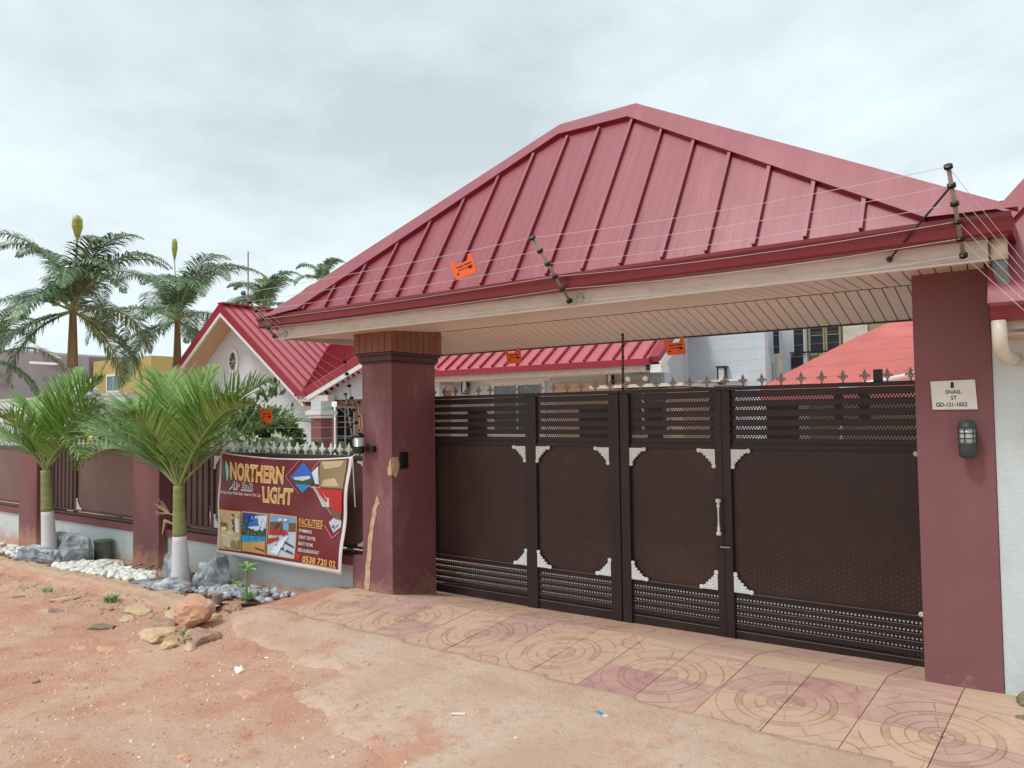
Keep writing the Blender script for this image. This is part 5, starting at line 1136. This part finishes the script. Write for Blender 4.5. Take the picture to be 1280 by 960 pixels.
# salmon tent in the yard
t = E('tent_canopy', (-.8,8.6,0), 'salmon red pyramid tent roof raised in the yard behind the gate', 'tent')
apx = Vector((-.55,9.2,3.55)); cs = [Vector((-3.32,7,1.98)), Vector((2.3,6.4,2.0)), Vector((2.3,12,2.0)), Vector((-3.32,12.2,2.0))]
for i in range(4):
    a_, b_ = cs[i], cs[(i+1) % 4]; mb = MB(); K = 18
    def tp(s, r):
        p = a_.lerp(b_, s); q = p.lerp(apx, r); sag = .05*math.sin(math.pi*r)-.25*(r*(1-r)) ; q = q+Vector((0,0,.30*r*(1-r)*1.2))
        q.z += .014*math.sin(s*40+r*3)*(1-r)+.02*noise.noise((q.x*2,q.y*2,1)); return q
    for j in range(K):
        for k in range(K): mb.add([tp(j/K,k/K), tp((j+1)/K,k/K), tp((j+1)/K,(k+1)/K), tp(j/K,(k+1)/K)], [(0,1,2,3)])
    bm_ = obj('roof_panel', mb, mt['tarp'], t)
    mb = MB(); mb.prism([a_, b_, b_-Vector((0,0,.22)), a_-Vector((0,0,.22))], (0,.004,0) if i % 2 == 0 else (.004,0,0)); obj('valance', mb, mt['tarp'], t)
for c_ in cs: mb = MB(); mb.tube([(c_.x,c_.y,-.02),c_], .03, 10); obj('pole', mb, mt['bwhite'], t)
mb = MB(); mb.tube([(-1.95,6.4,1.93),(-1.0,6.4,2.10),(.3,6.4,2.34)], .028, 10); obj('white_pipe', mb, mt['bwhite'], loc=(-1,6.4,2.1), **T('white pipe slanting across the salmon tent behind the gate', 'pipe'))

# ------------------------------------------------------------------ far left buildings
t = E('grey_building', (-52,18,0), 'long grey building on the far left behind the palms', 'building')
mb = MB(); mb.prism([(-75,16,-.5),(-45.3,16,-.5),(-45.3,16,5.35),(-75,16,8.0)], (0,8,0)); obj('wall', mb, mt['greybld'], t)
for (x0, z0) in ((-56.5,4.4),(-47.6,4.4)):
    mb = MB()
    for (a_, b_) in (((x0,15.4,3.3),(x0,15.4,z0+.9)),((x0,15.4,z0+.9),(x0-4,15.4,z0+2.2)),((x0,15.4,z0+.6),(x0-4,15.4,z0+.9)),((x0-1.3,15.4,z0+.8),(x0-1.3,15.4,z0+1.35)),((x0-2.6,15.4,z0+.8),(x0-2.6,15.4,z0+1.8))): mb.bar(a_, b_, .14, .14)
    obj('canopy_truss', mb, mt['bwhite'], t)
win(-52,-50.5,2.2,3.2,15.97,t,'glassdk',.1,1,0)
t = E('yellow_building', (-42,18,0), 'ochre yellow building between the palms on the far left', 'building')
obj('wall', Bx(-45.2,-38.8,16.2,24,-.5,5.05), mt['yellow'], t); win(-43.4,-42.0,3.3,4.1,16.17,t,'glassbl',.12,1,0)
t = E('boundary_wall', (-50,12,0), 'pale boundary wall in front of the grey building', 'wall')
obj('wall', Bx(-75,-33,12,12.3,-.5,2.75), mt['plaster'], t)
obj('coping', Bx(-75,-33,11.95,12.35,2.751,2.85), mt['cream'], t)

# ------------------------------------------------------------------ palms
def frond(base, az, el, length, droop, nl, ll, vang=.35, wd=.035, leafdrop=.5, rr=None, rad=.022, seg=16, fwd=.55, tipf=.35):
    """one feather leaf: curved stalk with two rows of folded leaflets"""
    mb = MB(); mb.mi = 0; pts = []; p = Vector(base); d_el = el
    for k in range(seg+1):
        pts.append(p.copy()); d = Vector((math.cos(d_el)*math.cos(az), math.cos(d_el)*math.sin(az), math.sin(d_el))); p += d*length/seg; d_el -= droop/seg*(.5+1.1*k/seg)
    mb.tube(pts, [rad*(1-.8*k/seg) for k in range(seg+1)], 5); mb.mi = 1
    t0 = .14
    if wd < .03: nl = int(nl*1.45)
    for i in range(nl):
        t_ = t0+(1-t0)*(i+.5)/nl; f = t_*seg; k = min(int(f), seg-1); q = pts[k].lerp(pts[k+1], f-k); tg = (pts[k+1]-pts[k]).normalized()
        side = tg.cross(Vector((0,0,1)));
        if side.length < .1: side = Vector((math.sin(az), -math.cos(az), 0))
        side.normalize(); up = side.cross(tg).normalized()
        L_ = ll*(math.sin(math.pi*min(1, t_*.93+.06))**.6)*(1-.35*max(0, t_-.6)/.4)*rr.uniform(.82, 1.1)
        for s in (-1, 1):
            va = vang*rr.uniform(.3, 1.6); fw = fwd+.5*t_+rr.uniform(-.2, .2)
            dr_ = (side*s*math.cos(va)+up*math.sin(va)+tg*fw).normalized(); a_ = q; b_ = q+dr_*L_*.5; dr2 = (dr_+Vector((0,0,-leafdrop*rr.uniform(.4, 1.5)))).normalized(); c_ = b_+dr2*L_*.32; dr3 = (dr2+Vector((0,0,-leafdrop*1.1))).normalized(); e2 = c_+dr3*L_*.25
            w_ = dr_.cross(up).normalized()*wd*.5*rr.uniform(.8, 1.2)
            if w_.length < 1e-5: continue
            mb.add([a_-w_*.5, a_+w_*.5, b_+w_, b_-w_, c_+w_*.75, c_-w_*.75, e2], [(0,1,2,3),(3,2,4,5),(5,4,6)])
    return mb
def palm(name, base, crown_z, lean, label, fr_, trunk, ms, group, spear=None, nseed=1, cat='palm tree'):
    rr = random.Random(nseed); bx_, by_, bz_ = base; t = E(name, base, label, cat, group); cx_, cy_ = bx_+lean[0], by_+lean[1]; crown = Vector((cx_, cy_, crown_z))
    prev = None
    for (z0, z1, r0, r1, mat, nm) in trunk:
        def P_(z): f = (z-bz_)/(crown_z-bz_); return Vector((bx_+lean[0]*f, by_+lean[1]*f, z))
        K = max(3, int((z1-z0)/.05) if z1-z0 < 3 else 30); pts = [P_(z0+(z1-z0)*k/K) for k in range(K+1)]; rad = [r0+(r1-r0)*(k/K)+(.02*r0 if k % 2 else 0) for k in range(K+1)]
        mb = MB(); mb.tube(pts, rad, 16); obj(nm, mb, mt[mat], t, smooth=True)
    for f in fr_:
        az, el, ln, dr, nl, ll, kw = f; mb = frond(crown+Vector((0,0,-.02)), R(az), R(el), ln, R(dr), nl, ll, rr=rr, **kw); obj('frond', mb, [mt['rachis'], mt[ms]], t)
    if spear:
        top, l, w_ = spear; top = Vector(top); mb = MB(); mb.mi = 0; mb.tube([crown, crown.lerp(top, .5)+Vector((.02,0,0)), top], [w_*.22, w_*.18, w_*.16], 6); mb.mi = 1
        mb.lathe(top, [(w_*.16,0),(w_*.6,l*.25),(w_,l*.55),(w_*.9,l*.8),(w_*.35,l*.97),(.01,l)], 10)
        for k in range(14):
            a0 = rr.random()*6.28; v0 = top+Vector((math.cos(a0)*w_*.8, math.sin(a0)*w_*.8, l*.5)); mb.add([v0, v0+Vector((w_*.3,0,0)), v0+Vector((math.cos(a0)*w_*.3,0,l*.55))], [(0,1,2)])
        obj('spear_leaf', mb, [mt['rachis'], mt['leafyoung']], t)
    return t
GRP = 'tall royal palms behind the fence'
def royal(n, rr, ln=3.0, ll=.62):
    o = []
    for k in range(n):
        lay = k % 4; az = k*137.5+rr.uniform(-12, 12); el = (74, 54, 26, -22)[lay]+rr.uniform(-7, 7); dr = (112, 108, 100, 70)[lay]+rr.uniform(-10, 12)
        o.append((az, el, ln*rr.uniform(.88, 1.08)*(1,1,.95,.85)[lay], dr, 74, ll, dict(vang=.2, wd=.042, leafdrop=.65, rad=.045, fwd=.45)))
    return o
rr = random.Random(3)
palm('royal_palm', (-25.8,6.5,-.3), 5.25, (0,0), 'tall royal palm with orange crownshaft and a yellow spear leaf, largest on the left', royal(25, rr, 4.0, .84), [(-.3,3.4,.20,.19,'trunkg','trunk'),(3.4,5.3,.165,.10,'shaftor','crownshaft')], 'frond', GRP, ((-25.56,6.5,7.55),.85,.17), 4)
palm('royal_palm', (-29.0,12,-.3), 5.7, (0,0), 'royal palm with a thin pale spear leaf rising behind the oval window gable', royal(24, rr, 4.7, .92), [(-.3,3.9,.20,.19,'trunkg','trunk'),(3.9,5.75,.165,.10,'shaftor','crownshaft')], 'frond', GRP, ((-29.25,12,8.2),.95,.12), 5)
palm('royal_palm', (-28.75,16,-.3), 6.6, (0,0), 'smaller royal palm peeping over the house ridge', royal(14, rr, 2.9, .62), [(-.3,4.6,.28,.25,'trunkg','trunk'),(4.6,6.6,.24,.14,'shaftor','crownshaft')], 'frond', GRP, ((-28.7,16,7.6),.5,.1), 6)
palm('royal_palm', (-32.0,22,-.3), 9.0, (0,0), 'distant royal palm showing two tufts against the sky beside the red canopy', royal(9, rr, 2.2, .55), [(-.3,7,.28,.25,'trunkg','trunk'),(7,9,.24,.14,'shaftor','crownshaft')], 'frond', GRP, None, 7)
palm('royal_palm', (-33.9,7,-.3), 4.2, (0,0), 'royal palm cut by the left edge of the picture', royal(12, rr, 3.4, .65), [(-.3,2.6,.3,.27,'trunkg','trunk'),(2.6,4.2,.26,.15,'shaftor','crownshaft')], 'frond', GRP, None, 8)
GRP2 = 'young palms with whitewashed trunks in the pebble bed'
def kw2(**k): d = dict(vang=.62, wd=.021, leafdrop=.12, rad=.016, fwd=.8); d.update(k); return d
# azimuth 180 = along the fence to the left, 0 = right, 270 = towards the road
F2 = [(186,34,2.15,78,56,.52,kw2(leafdrop=.16)), (176,50,2.0,58,52,.58,kw2()), (160,66,1.8,44,50,.6,kw2()), (205,48,1.6,70,46,.52,kw2(leafdrop=.2)), (100,80,1.5,30,46,.56,kw2()), (30,66,1.65,48,50,.58,kw2()),
      (-6,52,1.85,56,54,.56,kw2()), (52,50,1.7,62,50,.52,kw2()), (292,70,1.25,70,42,.5,kw2(leafdrop=.25)), (235,66,1.25,76,40,.48,kw2(leafdrop=.25)), (135,50,1.75,66,46,.56,kw2())]
p2t = palm('manila_palm', (-7.42,-.42,-.29), .86, (.04,-.06), 'larger young palm with green fronds and half whitewashed trunk beside the banner', F2, [(-.3,.30,.106,.075,'trunkw','whitewashed_trunk'),(.30,.86,.076,.056,'shaftgreen','green_crownshaft')], 'frond2', GRP2, None, 9)
mb = MB(); rs2 = random.Random(8)
for k in range(9):
    a0 = Vector((-7.50,-.45,.52)); an = R(180+rs2.uniform(-50, 25)); p = a0.copy(); q0 = a0+Vector((math.cos(an)*.10, -.03, .02)); q1 = q0+Vector((math.cos(an)*rs2.uniform(.10,.22), rs2.uniform(-.08,.03), rs2.uniform(-.03,.16))); mb.tube([a0, q0, q1], [.009,.006,.003], 5)
mb.tube([(-7.52,-.45,.42),(-7.62,-.5,.46),(-7.66,-.51,.30)], [.012,.022,.004], 6)
obj('dry_flower_stalk', mb, mt['dryroot'], p2t)
F1 = [(182,36,2.0,82,52,.52,kw2(leafdrop=.18)), (168,56,1.8,56,48,.54,kw2()), (110,80,1.6,34,46,.54,kw2()), (25,72,1.6,44,46,.54,kw2()), (-6,40,1.7,84,48,.48,kw2(leafdrop=.3)), (8,58,1.6,62,46,.5,kw2()), (290,70,1.2,70,40,.48,kw2(leafdrop=.25)), (235,60,1.3,74,40,.48,kw2(leafdrop=.25)), (60,56,1.6,62,42,.52,kw2())]
palm('manila_palm', (-10.72,-.42,-.33), .93, (-.05,-.05), 'smaller young palm with half whitewashed trunk further left along the fence', F1, [(-.33,.36,.10,.078,'trunkw','whitewashed_trunk'),(.36,.93,.08,.058,'shaftgreen','green_crownshaft')], 'frond2', GRP2, None, 10)

# ------------------------------------------------------------------ bushes and small plants
def bush(name, clumps, n, size, mats, seed, label, cat='bush', stems=None, group=None, aspect=2.2):
    rr = random.Random(seed); mb = MB(); tot = sum(c[3]*c[4]*c[5] for c in clumps); c0 = clumps[0]; t = E(name, (c0[0], c0[1], -.3), label, cat, group)
    for (x_, y_, z_, rx, ry, rz) in clumps:
        k = int(n*rx*ry*rz/tot)
        for _ in range(k):
            d = Vector((rr.gauss(0,1), rr.gauss(0,1), rr.gauss(0,1))).normalized(); r0 = rr.random()**.38; q = Vector((x_+d.x*rx*r0, y_+d.y*ry*r0, z_+d.z*rz*r0)); q += Vector((noise.noise(q*2.5), noise.noise(q*2.5+Vector((9,0,0))), noise.noise(q*2.5+Vector((0,9,0)))))*.25
            if noise.noise(q*1.9+Vector((seed,0,0))) < -.30: continue
            dd = (d+Vector((rr.gauss(0,.6), rr.gauss(0,.6), rr.gauss(0,.5)+.3))).normalized(); s = size*rr.uniform(.6, 1.3); w_ = dd.orthogonal(); w_.rotate(Matrix.Rotation(rr.random()*6.28, 3, dd)); w_ = w_.normalized()*s/aspect
            mb.mi = rr.randrange(len(mats)); mb.add([q, q+dd*s*.5+w_, q+dd*s, q+dd*s*.5-w_], [(0,1,2,3)])
    obj('foliage', mb, [mt[m] for m in mats], t); mb = MB(); zb = -.3
    for (x_, y_, z_, rx, ry, rz) in clumps[:6]: mb.tube([(x_*.5+c0[0]*.5, y_, zb), (x_, y_, z_)], [.05, .02], 6)
    obj('branches', mb, mt['wood'], t); return t
bush('hedge_shrub', [(-11.2,2.6,.9,.9,.6,.95),(-10.3,2.6,.95,.7,.6,.95),(-12.0,2.7,.8,.8,.6,.8),(-10.05,2.8,1.6,.30,.3,.62),(-10.35,2.7,1.35,.42,.4,.5),(-9.75,2.6,1.15,.34,.5,.6),(-9.5,2.6,.7,.4,.5,.6)], 24000, .12, ['bush','bush','bush2'], 1, 'large dark green shrub behind the banner fence', aspect=4)
bush('variegated_plant', [(-7.7,.6,1.22,.3,.2,.16),(-7.1,.62,1.2,.32,.2,.16),(-6.8,.7,1.12,.3,.2,.12),(-8.2,.7,1.15,.3,.2,.15)], 900, .10, ['vari','vari','bush2'], 2, 'white and green variegated leaves poking over the fence left of the banner', 'plant')
bush('low_shrub', [(-6.2,1.0,1.0,.7,.3,.28),(-5.6,1.0,.95,.5,.3,.25)], 900, .09, ['bush','bush2'], 3, 'low green shrub showing between the white spears above the banner', 'plant')
bush('bougainvillea', [(-17.4,3.0,1.75,.75,.6,.5),(-16.7,3.0,1.5,.6,.6,.5),(-18.0,3.0,1.35,.6,.6,.45),(-16.9,3.0,2.1,.3,.3,.3)], 3800, .13, ['flower','flower','flower','bush2'], 4, 'white flowering bougainvillea in front of the yellow building', 'shrub', aspect=1.6)
bush('yard_shrub', [(-13.0,2.2,1.15,1.4,.5,.75),(-15.0,2.2,.95,1.5,.5,.7),(-11.9,2.0,1.35,.5,.4,.6)], 7500, .13, ['bush','bush2'], 5, 'green shrub filling the gap between the two young palms behind the fence', aspect=3)
bush('croton_plant', [(-13.6,1.2,1.28,.5,.3,.14)], 260, .10, ['gold','bush2'], 6, 'yellow leaved plant peeking over the fence between the palms', 'plant')
bush('distant_tree', [(-3.4,24,5.6,1.8,1.6,1.3),(-1.8,24,5.0,1.6,1.5,1.1)], 2200, .3, ['bush','bush2'], 7, 'leafy tree top just above the salmon tent beyond the balcony house', 'tree')
# young plant in the pebble bed
t = E('frangipani', (-6.04,-.52,-.25), 'small green plant with paddle leaves growing in the pebbles below the banner', 'plant')
mb = MB(); mb.tube([(-6.04,-.52,-.26),(-6.05,-.52,-.02),(-6.03,-.52,.10)], [.014,.014,.012], 8); mb.tube([(-6.05,-.52,-.15),(-6.15,-.55,-.08)], [.01,.009], 6); obj('stem', mb, mt['bush2'], t)
rr = random.Random(4)
def paddle(c, an, el, l, w_):
    c = Vector(c); d = Vector((math.cos(an)*math.cos(el), math.sin(an)*math.cos(el), math.sin(el))); s = d.cross(Vector((0,0,1))).normalized(); u2 = s.cross(d); mb = MB(); pr_ = [(0,.0),(.2,.35),(.45,.8),(.7,1),(.9,.7),(1,.05)]
    for k in range(len(pr_)-1):
        a_, b_ = pr_[k], pr_[k+1]; f = lambda q, sg: c+d*q[0]*l+s*sg*q[1]*w_-Vector((0,0,1))*q[0]**2*l*.25+u2*abs(sg)*q[1]*w_*.3
        mb.add([f(a_,-1), f(a_,0), f(b_,0), f(b_,-1)], [(0,1,2,3)]); mb.add([f(a_,0), f(a_,1), f(b_,1), f(b_,0)], [(0,1,2,3)])
    return mb
for k in range(13): obj('leaf', paddle((-6.03,-.52,.09), k*.9, rr.uniform(.05,.8), rr.uniform(.10,.15), .022), mt['frond2'], t)
for k in range(5): obj('leaf', paddle((-6.15,-.55,-.08), k*1.26, rr.uniform(.2,.8), rr.uniform(.08,.13), .02), mt['frond2'], t)
for k in range(9): obj('leaf', paddle((-6.0,-.53,-.22), k*.7, rr.uniform(.3,.9), rr.uniform(.10,.15), .022), mt['frond2'], t)
def weed(x_, y_, n, h_, lb, seed):
    rr = random.Random(seed); mb = MB(); z_ = H(x_, y_)-.01
    for k in range(n):
        an = rr.random()*6.28; q = Vector((x_+rr.gauss(0,.035), y_+rr.gauss(0,.025), z_)); d = Vector((math.cos(an)*.6, math.sin(an)*.6, 1)).normalized()*h_*rr.uniform(.5,1.2); w_ = Vector((-math.sin(an), math.cos(an), 0))*.006
        mb.add([q-w_*.5, q+w_*.5, q+d*.6+w_*1.5, q+d*.6-w_*1.5, q+d+Vector((math.cos(an),math.sin(an),0))*h_*.2], [(0,1,2,3),(3,2,4)])
    obj('weed', mb, mt['bush2'], loc=(x_, y_, z_), **T(lb, 'weed'))
weed(-7.62,-1.10,60,.10,'green tuft of weed growing at the kerb edge right of centre of the bed',1); weed(-8.86,-1.22,24,.05,'small weed tuft on the dirt near the left edge',2); weed(-5.47,-1.52,26,.07,'weed growing between the orange boulder and the flat rocks',3); weed(-5.3,-1.62,16,.05,'tiny weed beside the flat brown rock',4); weed(-9.95,-.16,26,.08,'weed beside the green tub',5); weed(-6.7,-.95,14,.05,'short grass blades on the kerb above the pale stone',6)
# lightning rod and cable far behind
t = E('antenna_mast', (-28.5,15,4), 'thin mast standing above the house ridge', 'mast'); mb = MB(); mb.tube([(-28.5,15,4),(-28.5,15,9.0)], .03, 6); obj('mast', mb, mt['rodgrey'], t); mb = MB(); mb.tube([(-28.62,15,7.4),(-28.38,15,7.4)], .02, 6); obj('cross_arm', mb, mt['rodgrey'], t)
mb = MB(); mb.tube([(-26,18,7.0),(-20,18,7.6),(-10,18,9.5)], .018, 5); obj('overhead_cable', mb, mt['rodgrey'], loc=(-20,18,7.5), **T('faint overhead cable crossing the sky above the house ridge', 'cable'))
